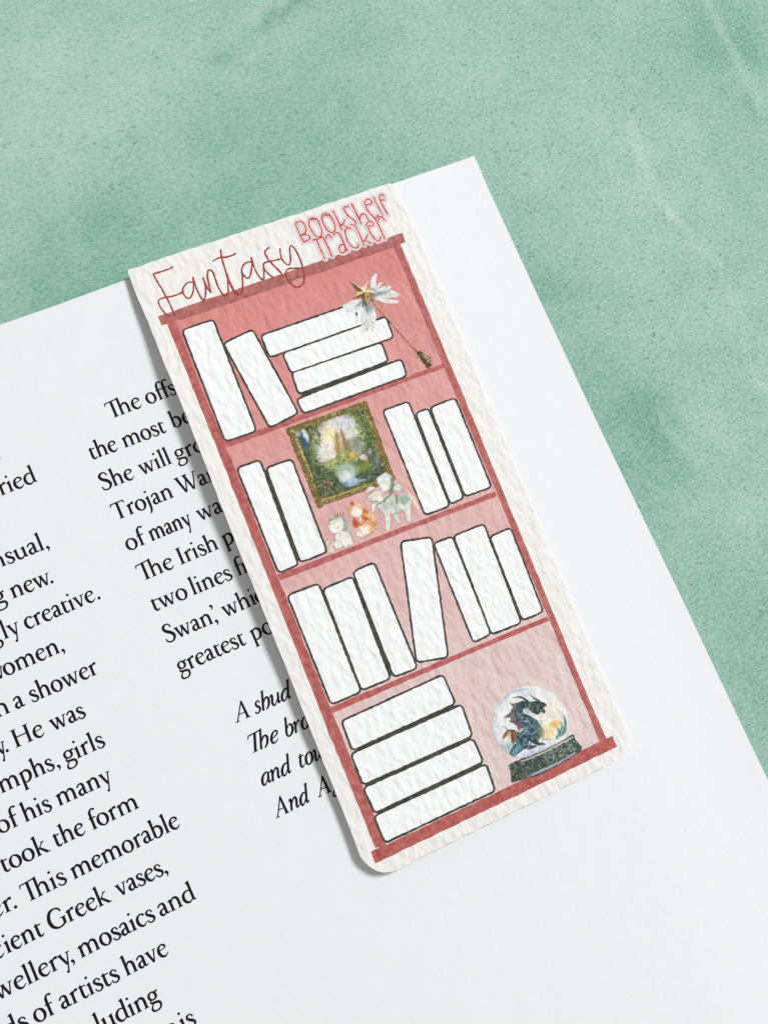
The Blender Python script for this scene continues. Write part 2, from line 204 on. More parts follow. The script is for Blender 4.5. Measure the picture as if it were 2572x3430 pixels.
M_card = paper_material('watercolour_paper', 5000, True, .05)
M_print = paper_material('print_on_watercolour_paper', 4200, True, .20)
M_line = paper_material('ink_lines_on_watercolour_paper', 6000, True, .45)
M_pict = paper_material('painted_print', 6500, True, .16)
M_page = paper_material('smooth_book_paper', 1800, False, .032)
M_ink = paper_material('black_printing_ink', 5000, False, .25, rough=.6)

def suede_material():
    m = bpy.data.materials.new('green_mottled_suede'); nt = nodes(m)
    out = N(nt, 'ShaderNodeOutputMaterial'); bs = N(nt, 'ShaderNodeBsdfPrincipled')
    nt.links.new(bs.outputs[0], out.inputs[0])
    bs.inputs['Roughness'].default_value = .9; bs.inputs['Specular IOR Level'].default_value = .12
    ob = N(nt, 'ShaderNodeTexCoord').outputs['Object']
    at = N(nt, 'ShaderNodeAttribute', attribute_name='Col')   # red = dye tone, green = crease
    sp = N(nt, 'ShaderNodeSeparateColor'); nt.links.new(at.outputs['Color'], sp.inputs[0])
    n1 = noise(nt, ob, 38, 4, .6, .5); n2 = noise(nt, ob, 170, 5, .65, .4)
    n3 = noise(nt, mapping(nt, ob, (1300, 2000, 1500), -.25), 1.0, 5, .72, .3)
    n4 = noise(nt, mapping(nt, ob, (2600, 3600, 3000), -.3), 1.0, 3, .6)
    t = math_(nt, 'ADD', sp.outputs[0], math_(nt, 'MULTIPLY', math_(nt, 'SUBTRACT', n1, .5), .26))
    t = math_(nt, 'ADD', t, math_(nt, 'MULTIPLY', math_(nt, 'SUBTRACT', n2, .5), .30))
    t = math_(nt, 'ADD', t, math_(nt, 'MULTIPLY', math_(nt, 'SUBTRACT', n3, .5), .95))
    t = math_(nt, 'ADD', t, math_(nt, 'MULTIPLY', math_(nt, 'SUBTRACT', n4, .5), .70))
    cr = N(nt, 'ShaderNodeValToRGB'); cr.color_ramp.interpolation = 'LINEAR'
    e = cr.color_ramp.elements
    e[0].position = .12; e[0].color = (*lin(TONE[0]), 1); e[1].position = .90; e[1].color = (*lin(TONE[3]), 1)
    q = e.new(.38); q.color = (*lin(TONE[1]), 1); q = e.new(.62); q.color = (*lin(TONE[2]), 1)
    nt.links.new(t, cr.inputs[0])
    # dark flecks of nap
    fl = noise(nt, mapping(nt, ob, (1500, 2700, 2000), .75), 1.0, 2, .5, 1.2)
    fm = noise(nt, ob, 300, 3, .6)
    k = math_(nt, 'SUBTRACT', math_(nt, 'ADD', fl, math_(nt, 'MULTIPLY', fm, .30)), .775)
    k = math_(nt, 'MULTIPLY', k, 14.0); k.node.use_clamp = True
    mix = N(nt, 'ShaderNodeMix', data_type='RGBA'); mix.inputs[7].default_value = (*lin(TONE[4]), 1)
    nt.links.new(math_(nt, 'MULTIPLY', k, .62), mix.inputs[0]); nt.links.new(cr.outputs[0], mix.inputs[6])
    nt.links.new(mix.outputs[2], bs.inputs['Base Color'])
    h = math_(nt, 'ADD', math_(nt, 'MULTIPLY', n3, .7), math_(nt, 'MULTIPLY', n4, .3))
    bp = N(nt, 'ShaderNodeBump'); bp.inputs['Strength'].default_value = 1; bp.inputs['Distance'].default_value = .00009
    nt.links.new(h, bp.inputs['Height']); nt.links.new(bp.outputs[0], bs.inputs['Normal'])
    return m
TONE = [(103, 155, 138), (143, 185, 170), (171, 203, 190), (199, 220, 210), (84, 138, 121)]
M_suede = suede_material()

# ------------------------------------------------------------------ the green surface
def seg_dist(px, py, pts):
    d = np.full(px.shape, 1e9)
    for a, b in zip(pts[:-1], pts[1:]):
        a = np.array(a); b = np.array(b); v = b-a
        t = np.clip(((px-a[0])*v[0]+(py-a[1])*v[1])/(v@v+1e-9), 0, 1)
        d = np.minimum(d, np.hypot(px-a[0]-v[0]*t, py-a[1]-v[1]*t))
    return d
def vnoise(x, y, s, seed):
    r = np.random.default_rng(seed); g = r.random((64, 64)); x = x/s; y = y/s
    xi = np.floor(x).astype(int); yi = np.floor(y).astype(int); fx = x-xi; fy = y-yi
    fx = fx*fx*(3-2*fx); fy = fy*fy*(3-2*fy); G = lambda i, j: g[i % 64, j % 64]
    return (G(xi, yi)*(1-fx)+G(xi+1, yi)*fx)*(1-fy)+(G(xi, yi+1)*(1-fx)+G(xi+1, yi+1)*fx)*fy

def make_surface():
    # fine sheet where the photo looks, coarse ring around it, one mesh
    xs = np.concatenate([np.linspace(-400, -90, 8)[:-1], np.arange(-90, 130, .55), np.linspace(130, 400, 8)])
    ys = np.concatenate([np.linspace(-400, -100, 8)[:-1], np.arange(-100, 125, .55), np.linspace(125, 400, 8)])
    X, Y = np.meshgrid(xs, ys)
    wx = X+(vnoise(X, Y, 2.3, 1)-.5)*1.3+(vnoise(X, Y, .9, 4)-.5)*.5; wy = Y+(vnoise(X, Y, 2.3, 2)-.5)*1.3
    tone = np.full(X.shape, .52); hz = np.zeros(X.shape)
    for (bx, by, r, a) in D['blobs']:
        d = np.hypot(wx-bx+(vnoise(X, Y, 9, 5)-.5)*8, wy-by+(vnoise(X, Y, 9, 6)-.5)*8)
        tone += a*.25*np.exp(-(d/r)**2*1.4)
    for (w, a, pts) in D['veins']:
        d = seg_dist(wx, wy, pts); brk = .45+.75*vnoise(X, Y, 3.1, 9)
        g = np.exp(-(d/w)**2); tone += a*.23*g*brk; hz += a*.05*g
    n = len(xs); m = len(ys)
    F = (np.arange(m-1)[:, None]*n+np.arange(n-1)[None, :]).ravel()
    F = np.stack([F, F+1, F+n+1, F+n], 1)
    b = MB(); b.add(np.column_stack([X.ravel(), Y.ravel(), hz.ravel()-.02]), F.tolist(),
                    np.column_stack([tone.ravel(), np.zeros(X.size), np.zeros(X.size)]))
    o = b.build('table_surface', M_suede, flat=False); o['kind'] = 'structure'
make_surface()

# ------------------------------------------------------------------ the book page
def empty(name, loc, label, cat):
    o = bpy.data.objects.new(name, None); COL.objects.link(o); o.location = [c*MM for c in loc]
    o.empty_display_size = .01; o['label'] = label; o['category'] = cat; return o

def sheet(b, poly, zf, th, col, step, cf=None):
    """a closed sheet of paper: top, underside and cut edge"""
    p, f = cdt(poly, step); z = zf(p[:, 0], p[:, 1]); n = len(p)
    c = cf(p) if cf is not None else np.tile(col, (n, 1))
    nb = len(poly)
    lower = [[i+n for i in reversed(t)] for t in f]
    # boundary edges = edges used once
    cnt = {}
    for t in f:
        for i in range(len(t)):
            e = (t[i], t[(i+1) % len(t)]); cnt[tuple(sorted(e))] = None if tuple(sorted(e)) in cnt else e
    side = [[e[1]+2*n, e[0]+2*n, e[0]+3*n, e[1]+3*n] for e in cnt.values() if e]
    T_, U_ = np.column_stack([p, z]), np.column_stack([p, z-th])
    b.add(np.vstack([T_, U_, T_, U_]), f+lower+side, np.vstack([c, c, c, c]))

PAGE0 = (0, 0, 0)
book = empty('open_book', PAGE0, 'white book page printed with columns of black serif text, lying on green suede', 'book')
pg = [tuple(p) for p in D['page']]
pg = pg+[(pg[0][0], pg[-1][1])]
pgd = densify(pg, 2.0)
WHITE = lin((242, 244, 246))
b = MB(); sheet(b, pgd, leaf_z, .075, WHITE, 1.6); page = b.build('page', M_page, book, flat=False)
ctr = np.array(pg).mean(0)
low = np.array([p+(ctr-p)/np.linalg.norm(ctr-p)*.45 for p in densify(pg, 6.0)])
b = MB(); sheet(b, low, lambda x, y: np.full(np.shape(x), .085), .07, WHITE, 8.0)
b.build('page_underneath', M_page, book)

# ------------------------------------------------------------------ lettering of the page (old style serif, drawn as pen strokes)
def FOOT(x, a=84, y=0): return [('q', [(x-a, y), (x+a, y), (x+a, y+24), (x+36, y+46), (x+36, y+100), (x-36, y+100), (x-36, y+46), (x-a, y+24)])]
def HEAD(x, a=70, y=640): return [('q', [(x-a, y), (x+a, y), (x+a, y-24), (x+40, y-46), (x+38, y-90), (x-38, y-90), (x-40, y-46), (x-a, y-24)])]
def FLAG(x, y): return [('q', [(x-100, y-52), (x-92, y-66), (x-37, y-88), (x+37, y-120), (x+37, y+14), (x+10, y+6)])]
def STEM(x, y0, y1, w=76): return [('l', [(x, y0, w), (x, y1, w)])]
ARCH = lambda x0, x1: [('s', [(x0+30, 295, 26), (x0+80, 362, 46), (x0+150, 398, 58), (x1-28, 350, 76), (x1, 250, 78), (x1, 20, 76)])]
SER = lambda x, y, a=70: [('l', [(x-a, y, 26), (x+a, y, 26)])]
G0 = {
 'i': (262, STEM(130, 20, 390)+FOOT(130)+FLAG(130, 400)+[('d', 120, 595, 50)]),
 'l': (258, STEM(130, 20, 700)+FOOT(130)+FLAG(130, 705)),
 'n': (525, STEM(130, 20, 390)+FOOT(130)+FLAG(130, 400)+ARCH(130, 388)+FOOT(388)),
 'm': (785, STEM(130, 20, 390)+FOOT(130)+FLAG(130, 400)+ARCH(130, 388)+FOOT(388)+ARCH(388, 646)+FOOT(646)),
 'h': (522, STEM(130, 20, 700)+FOOT(130)+FLAG(130, 705)+ARCH(130, 388)+FOOT(388)),
 'r': (352, STEM(130, 20, 390)+FOOT(130)+FLAG(130, 400)+[('s', [(155, 290, 26), (200, 362, 44), (255, 392, 66), (325, 378, 84)])]),
 'u': (515, [('s', [(125, 385, 74), (125, 160, 78), (160, 50, 70), (240, 18, 54), (320, 55, 36), (368, 115, 26)])]+STEM(385, 30, 390)+FLAG(125, 400)+FLAG(385, 400)+[('l', [(385, 30, 56), (470, 34, 20)])]),
 'a': (408, [('s', [(70, 305, 46), (95, 360, 46), (180, 402, 48), (255, 370, 68), (272, 290, 76), (272, 90, 76), (300, 36, 52), (345, 30, 34), (398, 62, 18)]), ('s', [(272, 238, 26), (190, 215, 40), (112, 172, 66), (86, 105, 78), (120, 38, 66), (190, 26, 46), (268, 84, 26)])]),
 'b': (480, STEM(118, 40, 700)+FLAG(118, 705)+[('s', [(125, 300, 26), (195, 376, 44), (290, 382, 62), (372, 308, 80), (392, 200, 86), (355, 80, 74), (255, 8, 48), (165, 14, 34), (118, 60, 60)])]),
 'd': (505, [('s', [(385, 345, 28), (315, 388, 38), (220, 392, 48), (120, 320, 74), (86, 195, 86), (125, 70, 76), (215, 12, 56), (300, 36, 36), (385, 95, 26)])]+STEM(385, 30, 700)+FLAG(385, 705)+[('l', [(385, 30, 56), (472, 36, 20)])]),
 'c': (405, [('s', [(350, 325, 74), (310, 385, 48), (230, 400, 42), (128, 338, 72), (88, 205, 86), (130, 75, 78), (215, 12, 58), (300, 32, 36), (380, 98, 18)])]),
 'e': (420, [('l', [(95, 232, 26), (352, 276, 28)]), ('s', [(345, 272, 34), (338, 345, 62), (270, 396, 48), (200, 396, 42), (120, 330, 68), (86, 205, 86), (125, 75, 80), (215, 12, 60), (300, 30, 38), (388, 98, 18)])]),
 'o': (480, [('c', [(228, 402, 38), (118, 335, 70), (82, 205, 86), (125, 70, 72), (245, -2, 38), (358, 65, 70), (394, 200, 86), (350, 335, 72)])]),
 'p': (495, STEM(128, -235, 390)+FLAG(128, 400)+FOOT(128, 84, -250)+[('s', [(140, 295, 26), (205, 372, 44), (300, 386, 62), (382, 312, 80), (402, 200, 86), (360, 75, 74), (260, 5, 48), (180, 12, 34), (128, 50, 30)])]),
 'g': (432, [('c', [(205, 400, 40), (110, 350, 64), (82, 270, 72), (115, 185, 62), (205, 150, 40), (295, 190, 62), (322, 272, 72), (290, 355, 62)]), ('s', [(135, 172, 26), (82, 125, 40), (105, 66, 58), (220, 48, 68), (335, 22, 70), (375, -70, 64), (320, -175, 50), (200, -216, 42), (90, -192, 58), (56, -125, 58), (90, -45, 40), (160, 35, 30)]), ('s', [(285, 360, 34), (345, 378, 46), (415, 384, 50)])]),
 'f': (282, [('s', [(325, 640, 74), (285, 690, 50), (215, 690, 48), (158, 620, 68), (138, 500, 78), (138, 20, 76)]), ('l', [(50, 385, 38), (290, 388, 34)])]+FOOT(138)),
 'j': (258, [('s', [(130, 390, 76), (130, 200, 76), (130, 0, 74), (105, -140, 60), (35, -240, 24)])]+FLAG(130, 400)+[('d', 120, 595, 50)]),
 'k': (490, STEM(125, 20, 700)+FOOT(125)+FLAG(125, 705)+[('l', [(150, 185, 28), (345, 390, 30)]), ('l', [(205, 235, 60), (410, 15, 78)])]+SER(345, 392, 62)+SER(430, 12, 72)),
 's': (340, [('s', [(268, 300, 50), (240, 378, 36), (170, 402, 38), (98, 362, 62), (92, 290, 68), (180, 214, 82), (264, 148, 78), (278, 72, 62), (205, 4, 44), (115, 10, 40), (68, 62, 36), (58, 115, 34)])]),
 't': (320, [('s', [(132, 455, 34), (130, 380, 70), (130, 120, 78), (155, 38, 68), (215, 14, 48), (302, 66, 18)]), ('l', [(95, 386, 36), (292, 388, 36)]), ('q', [(36, 370), (145, 480), (166, 400), (120, 366)])]),
 'v': (435, [('l', [(90, 395, 78), (228, 0, 62)]), ('l', [(350, 395, 34), (232, 0, 36)])]+SER(95, 388, 78)+SER(350, 388, 66)),
 'w': (655, [('l', [(90, 395, 78), (218, 0, 62)]), ('l', [(322, 395, 34), (224, 0, 36)]), ('l', [(310, 395, 78), (450, 0, 62)]), ('l', [(565, 395, 34), (455, 0, 36)])]+SER(95, 388, 78)+SER(315, 388, 70)+SER(565, 388, 66)),
 'y': (435, [('l', [(90, 395, 78), (245, 20, 64)]), ('l', [(362, 395, 36), (215, -170, 40)]), ('d', 185, -205, 50)]+SER(95, 388, 78)+SER(362, 388, 66)),
 ',': (240, [('d', 100, 40, 56), ('s', [(132, 40, 54), (132, -30, 44), (82, -112, 18)])]),
 '’': (240, [('d', 100, 640, 56), ('s', [(132, 640, 54), (132, 570, 44), (82, 488, 18)])]),
 '.': (240, [('d', 115, 42, 58)]),
 'T': (590, STEM(300, 20, 630, 82)+FOOT(300, 98)+[('l', [(55, 622, 36), (555, 628, 36)]), ('s', [(62, 632, 34), (56, 580, 32), (46, 505, 22)]), ('s', [(548, 640, 34), (552, 580, 32), (562, 512, 22)])]),
 'Þ': (920, STEM(285, 20, 630, 82)+FOOT(285, 98)+[('l', [(55, 618, 36), (520, 655, 36)]), ('s', [(62, 628, 34), (56, 580, 32), (46, 505, 22)])]+STEM(528, 20, 690)+FOOT(528)+[('q', [(440, 640), (566, 715), (566, 600)])]+ARCH(528, 786)+FOOT(786)),
 'S': (490, [('s', [(390, 500, 50), (350, 612, 40), (262, 655, 44), (152, 605, 74), (118, 510, 86), (185, 400, 92), (305, 318, 98), (398, 218, 94), (402, 110, 80), (325, 15, 52), (205, -4, 46), (112, 48, 42), (80, 155, 36)])]),
 'W': (860, [('l', [(100, 635, 86), (290, -5, 66)]), ('l', [(470, 635, 36), (300, -5, 40)]), ('l', [(400, 635, 86), (605, -5, 66)]), ('l', [(800, 635, 36), (612, -5, 40)])]+SER(100, 636, 90)+SER(430, 636, 95)+SER(800, 636, 72)),
 'I': (305, STEM(150, 20, 630, 82)+FOOT(150, 100)+HEAD(150, 100)),
 'H': (705, STEM(150, 20, 630, 82)+FOOT(150, 96)+HEAD(150, 96)+STEM(550, 20, 630, 82)+FOOT(550, 96)+HEAD(550, 96)+[('l', [(150, 335, 34), (550, 335, 34)])]),
 'G': (690, [('s', [(560, 480, 50), (505, 600, 50), (380, 650, 48), (205, 585, 80), (112, 345, 98), (155, 125, 90), (290, 14, 58), (430, 6, 46), (560, 60, 60)]), ('l', [(575, 40, 78), (575, 260, 78)])]+SER(560, 270, 96)),
}
SH = .27
def SL(items, sh=SH):
    out = []
    for it in items:
        if it[0] == 'd': out.append(('d', it[1]+sh*it[2], it[2], it[3]))
        elif it[0] == 'q': out.append(('q', [(x+sh*y, y) for x, y in it[1]]))
        else: out.append((it[0], [(x+sh*y, y, w) for x, y, w in it[1]]))
    return out
ITL = {
 'A': (585, SL([('l', [(60, 10, 32), (300, 640, 36)]), ('l', [(292, 660, 60), (440, 0, 82)]), ('l', [(150, 222, 28), (390, 222, 28)])]+SER(66, 12, 76)+SER(440, 12, 90), .18)),
 's': (285, SL([('s', [(225, 310, 46), (200, 380, 36), (140, 400, 40), (85, 340, 58), (110, 250, 70), (200, 165, 74), (220, 80, 62), (150, 5, 44), (80, 12, 44), (40, 70, 40)])])),
 'h': (405, SL([('q', [(20, 650), (150, 715), (150, 600), (90, 640)]), ('l', [(112, 690, 66), (92, -5, 70)]), ('s', [(110, 200, 26), (180, 350, 48), (260, 388, 60), (322, 310, 74), (315, 140, 72), (250, 20, 44), (205, 22, 46)])])),
 'u': (420, SL([('s', [(20, 320, 24), (70, 388, 52), (100, 330, 68), (85, 130, 72), (120, 30, 60), (185, 25, 44), (270, 150, 28), (310, 320, 26)]), ('s', [(325, 395, 66), (312, 130, 70), (335, 35, 50), (415, 90, 18)])])),
 'd': (430, SL([('s', [(325, 350, 40), (225, 395, 46), (112, 300, 70), (75, 150, 80), (108, 35, 62), (180, 26, 44), (275, 150, 28), (320, 280, 28)]), ('s', [(348, 700, 64), (325, 300, 70), (312, 120, 68), (340, 32, 50), (420, 92, 18)]), ('q', [(255, 655), (385, 715), (380, 610)])])),
 'Þ': (815, SL([('l', [(270, 20, 80), (290, 630, 80)]), ('l', [(70, 622, 36), (480, 655, 36)]), ('s', [(80, 632, 34), (64, 580, 32), (50, 500, 20)]), ('l', [(490, 690, 66), (470, -5, 70)]), ('q', [(400, 640), (525, 715), (525, 600)]), ('s', [(490, 200, 26), (560, 350, 48), (640, 388, 60), (702, 310, 74), (695, 140, 72), (630, 20, 44), (585, 22, 46)])]+FOOT(270, 96))),
 'e': (335, SL([('s', [(85, 185, 26), (190, 210, 34), (280, 290, 52), (262, 375, 54), (180, 388, 46), (95, 290, 70), (70, 150, 80), (108, 35, 62), (195, 20, 42), (300, 100, 18)])])),
 'b': (400, SL([('q', [(20, 650), (150, 715), (150, 600), (90, 640)]), ('s', [(112, 690, 66), (98, 300, 70), (88, 150, 68), (125, 35, 56), (200, 10, 50), (300, 90, 68), (338, 230, 80), (290, 360, 64), (210, 380, 42), (115, 270, 26)])])),
 'r': (315, SL([('s', [(20, 320, 22), (70, 390, 50), (96, 320, 68), (85, 0, 66)]), ('s', [(100, 180, 24), (180, 345, 40), (265, 385, 78)])])),
 'o': (395, SL([('c', [(205, 398, 40), (105, 320, 70), (75, 180, 82), (110, 50, 66), (190, 5, 40), (290, 80, 70), (320, 220, 82), (285, 350, 66)])])),
 'a': (425, SL([('s', [(325, 350, 40), (225, 395, 46), (112, 300, 70), (75, 150, 80), (108, 35, 62), (180, 26, 44), (275, 150, 28), (320, 280, 28)]), ('s', [(332, 395, 60), (318, 250, 68), (310, 120, 68), (338, 32, 50), (418, 92, 18)])])),
 'n': (435, SL([('s', [(20, 320, 22), (72, 390, 50), (100, 320, 68), (85, 0, 68)]), ('s', [(105, 190, 26), (190, 345, 46), (270, 388, 58), (315, 300, 72), (300, 110, 70), (330, 30, 48), (412, 92, 18)])])),
 't': (275, SL([('s', [(125, 490, 28), (108, 380, 64), (88, 150, 72), (112, 38, 58), (165, 22, 42), (262, 104, 18)]), ('l', [(30, 385, 34), (245, 388, 32)])])),
 'w': (590, SL([('s', [(20, 320, 22), (70, 388, 50), (98, 300, 68), (95, 60, 66), (130, 10, 40), (230, 120, 30), (300, 390, 34)]), ('s', [(300, 395, 66), (290, 60, 66), (330, 10, 40), (450, 150, 34), (505, 330, 50), (470, 395, 50)])])),
 'g': (400, SL([('c', [(190, 395, 40), (100, 320, 66), (85, 220, 70), (150, 150, 44), (260, 200, 66), (285, 320, 66)]), ('s', [(130, 160, 24), (90, 90, 46), (220, 30, 64), (300, -70, 62), (220, -200, 46), (80, -200, 52), (30, -110, 54), (130, 10, 30)])])),
}

def ink_parts(items):
    """pen strokes -> list of (points, widths) / polygons in glyph units"""
    out = []
    for it in items:
        if it[0] == 'd':
            a = np.linspace(0, 2*math.pi, 15)[:-1]
            out.append(('p', np.stack([it[1]+it[3]*np.cos(a), it[2]+it[3]*np.sin(a)], 1)))
        elif it[0] == 'q': out.append(('p', np.array(it[1], float)))
        elif it[0] == 'l': out.append(('t', np.array(it[1], float)))
        elif it[0] == 's': out.append(('t', catmull(it[1], 5)))
        else: out.append(('t', catmull(it[1], 5, True)))
    return out
CACHE = {}; TRACK = 44
def glyph(ch, it):
    if (ch, it) not in CACHE:
        adv, items = (ITL if it else G0)[ch]; CACHE[(ch, it)] = (adv, ink_parts(items))
    return CACHE[(ch, it)]
def extents(text, it):
    x = 0; lo_, hi_ = 1e9, -1e9
    for i, ch in enumerate(text):
        adv, parts = glyph(ch, it)
        for k, a in parts:
            pts = a[:, :2]; pad = a[:, 2].max()/2*.6 if k == 't' else 0
            if it: pts = pts[pts[:, 1] < 470] if (pts[:, 1] < 470).any() else pts
            if ch == 'f' and not it: pts = np.minimum(pts, [222, 9999])
            lo_ = min(lo_, x+pts[:, 0].min()-pad); hi_ = max(hi_, x+pts[:, 0].max()+pad)
        x += adv-TRACK
    return lo_, hi_
# one type size for the whole page: median over all measured words
scales = []
for it, words in D['text']:
    for w in words:
        if len(w) == 5 and len(w[0]) > 1:
            a, b_ = extents(w[0], it); scales.append(math.hypot(w[3]-w[1], w[4]-w[2])/(b_-a))
EM = float(np.median(scales)); EMV = EM*1.03      # face is a little condensed
INK = lin((26, 21, 29))
BOLD = 1.26
for li, (it, words) in enumerate(D['text']):
    b = MB(); zo = .016
    for w in words:
        a0, a1 = extents(w[0], it); p0 = np.array(w[1:3])
        if len(w) == 5 and w[0] not in ',.':
            d = np.array(w[3:5])-p0; sx = np.linalg.norm(d)/(a1-a0); d /= np.linalg.norm(d); last = d
            if len(w[0]) == 1: sx = min(max(sx, .9*EM), 1.1*EM)
        else:
            sx = EM; d = last if 'last' in dir() else np.array([1., 0.])
        nrm = np.array([-d[1], d[0]]); x = -a0
        for ch in w[0]:
            adv, parts = glyph(ch, it)
            for k, arr in parts:
                X = p0+np.outer((arr[:, 0]+x)*sx, d)+np.outer(np.where(arr[:, 1] > 400, 400+(arr[:, 1]-400)*.92, arr[:, 1])*EMV, nrm)
                zo += .00002
                if k == 'p':
                    z = leaf_z(X[:, 0], X[:, 1])+zo*LZ; b.add(np.column_stack([X, z]), [list(range(len(X)))], INK)
                else:
                    b.strip(X, (arr[:, 2]*BOLD*.94+8)*EM, leaf_z, zo, INK, cap=False)
            x += adv-TRACK
    b.build('printed_line', M_ink, page)

# ------------------------------------------------------------------ the bookmark
BM0 = (-20.0, -44.0, 1.0)
mark = empty('bookmark', BM0, 'watercolour paper bookmark printed with a red bookcase, clipped over the book page', 'bookmark')
card = [np.array(p) for p in D['card']]
RF = .66
top_n = 8
card2 = [p-np.array([0, RF]) if i < top_n else p for i, p in enumerate(card)]
cd = densify(card2, .35)
# rough torn-and-cut edge everywhere but the fold
n_top = len(densify(card2[:top_n], .35, False))
w_ = wob(cd, 1., 2, 11)-cd
amp = np.interp(cd[:, 0]-(-20.4), [0, 3, 12], [.010, .026, .032])
cd = cd+w_*amp[:, None]*(np.arange(len(cd)) >= n_top)[:, None]
CARDW = lin((241, 238, 232))
def card_cf(p):
    g = vnoise(p[:, 0]+50, p[:, 1]+90, 1.1, 21)*.6+vnoise(p[:, 0]+50, p[:, 1]+90, .45, 22)*.4
    return lin((242, 240, 236))[None, :]+(g[:, None]-.5)*np.array([.03, .032, .04])[None, :]
b = MB(); sheet(b, cd, card_z, .15, CARDW, .8, card_cf)
# folded edge: half round from the front sheet down to the flap under the page
te = cd[:n_top]; K = 9; rows_o = []; rows_i = []
zt = card_z(te[:, 0], te[:, 1]); zc = (zt+.12)/2; ro = (zt-.12)/2; ri = ro-.15
for k in range(K+1):
    t = math.pi*k/K
    wv = vnoise(te[:, 0]+70, te[:, 1]*0+5, 1.4, 3)*.16-.08
    rows_o.append(np.column_stack([te[:, 0], te[:, 1]+(RF+wv)*math.sin(t), zc+ro*math.cos(t)]))
    rows_i.append(np.column_stack([te[:, 0], te[:, 1]+(RF+wv-.15)*math.sin(t), zc+ri*math.cos(t)]))
V = np.vstack(rows_o+rows_i); n = len(te); F = []
for k in range(K):
    for i in range(n-1):
        q = k*n+i; F.append([q, q+1, q+n+1, q+n]); q += (K+1)*n; F.append([q+1, q, q+n, q+n+1])
    for i in (0, n-1):
        q = k*n+i; F.append([q, q+n, q+n+(K+1)*n, q+(K+1)*n] if i == 0 else [q+n, q, q+(K+1)*n, q+n+(K+1)*n])
b.add(V, F, card_cf(V[:, :2]))
b.build('card', M_card, mark, BM0, flat=False)
fl = [te[0], te[-1], te[-1]+np.array([-.4, -34]), te[0]+np.array([-.4, -34])]
b = MB(); sheet(b, densify(fl, 3), lambda x, y: np.full(np.shape(x), .27), .15, CARDW, 4); b.build('back_flap', M_card, mark, BM0)

# --- printed bookcase
PK = [(0, (217, 139, 136)), (.2, (220, 151, 148)), (.30, (221, 162, 158)), (.42, (223, 174, 171)), (.62, (225, 190, 187)), (.80, (227, 204, 201)), (1, (228, 209, 206))]
def panel_col(p):
    v = np.clip((45.2-p[:, 1]-8)/78., 0, 1); u = np.clip((p[:, 0]+20)/40., 0, 1)
    ks = [k for k, _ in PK]; cs = np.array([lin(c) for _, c in PK])
    c = np.stack([np.interp(v+(.5-u)*-.06, ks, cs[:, i]) for i in range(3)], 1)
    g = vnoise(p[:, 0]*1.0+40, p[:, 1]*.33+40, .9, 31)*.6+vnoise(p[:, 0]+40, p[:, 1]*.5+60, .4, 32)*.4
    return c*(1+(g[:, None]-.5)*np.array([.08, .24, .24])[None, :])
PANEL = densify(D['panel'], 1.0)
def bm_print(name, fn, mat=M_print, parent=None):
    b = MB(); fn(b); return b.build(name, mat, parent or mark, BM0)
case = bm_print('printed_bookcase', lambda b: b.fill(PANEL, card_z, .015, None, .32, panel_col))
RED = [lin((186, 88, 86)), lin((192, 84, 82))]
def bar_col(tint):
    def f(p):
        g = vnoise(p[:, 0]*1.3+40, p[:, 1]*1.3+60, .62, 41)*.5+vnoise(p[:, 0]+40, p[:, 1]+60, .3, 42)*.5
        base = lin(tint)
        return base[None, :]*(1+(g[:, None]-.5)*np.array([.46, .95, .85])[None, :])
    return f
TINT = {'top': (178, 110, 105), 'left': (185, 105, 102), 'right': (186, 109, 106), 'base': (183, 100, 95), 's1': (187, 106, 105), 's2': (188, 107, 107), 's3': (187, 103, 101)}
NM = {'top': 'printed_cornice', 'left': 'printed_post', 'right': 'printed_post', 'base': 'printed_plinth'}
for i, (k, poly) in enumerate(D['bars'].items()):
    pl = wob(densify(poly, .3), .025, 2, 50+i)
    bm_print(NM.get(k, 'printed_shelf'), lambda b: b.fill(pl, card_z, .024+.0006*i, None, .16, bar_col(TINT[k])), M_print, case)

# --- printed books: dark pen outline with white spine
def round_poly(q, r, n=5):
    q = np.array(q, float); out = []
    for i in range(4):
        a, c, d_ = q[i-1], q[i], q[(i+1) % 4]
        u = (a-c)/np.linalg.norm(a-c); v = (d_-c)/np.linalg.norm(d_-c)
        p0, p2 = c+u*r, c+v*r
        for t in np.linspace(0, 1, n): out.append((1-t)**2*p0+2*t*(1-t)*c+t*t*p2)
    return np.array(out)
def offset(poly, d):
    t = np.roll(poly, -1, 0)-np.roll(poly, 1, 0); t /= np.linalg.norm(t, axis=1)[:, None]+1e-9
    nrm = np.stack([t[:, 1], -t[:, 0]], 1)
    area = .5*np.sum(poly[:, 0]*np.roll(poly[:, 1], -1)-np.roll(poly[:, 0], -1)*poly[:, 1])
    return poly+nrm*d*(1 if area > 0 else -1)
SPINE = lin((247, 249, 249))
def ink_col(p):
    g = vnoise(p[:, 0]*1+40, p[:, 1]*1+60, .8, 61)
    a, c = lin((60, 70, 66)), lin((98, 84, 74))
    k = sm(.35, .75, g)[:, None]
    f = 1+.55*(vnoise(p[:, 0]+40, p[:, 1]+60, .22, 62)[:, None]-.5)
    return (a[None]*(1-k)+c[None]*k)*f
def joint_col(p):
    g = vnoise(p[:, 0]*1.2+40, p[:, 1]*1.2+60, .3, 64); h = vnoise(p[:, 0]+40, p[:, 1]+60, .7, 65)
    c = lin((56, 66, 60))[None]*(1-h[:, None])+lin((84, 84, 72))[None]*h[:, None]
    return c*(1+1.1*(g[:, None]-.5))
NEXT = {3: 's', 4: 's', 6: 'r', 8: 'r', 9: 'r', 11: 'r', 12: 'r', 15: 'r', 16: 'r', 18: 's', 19: 's', 20: 's'}
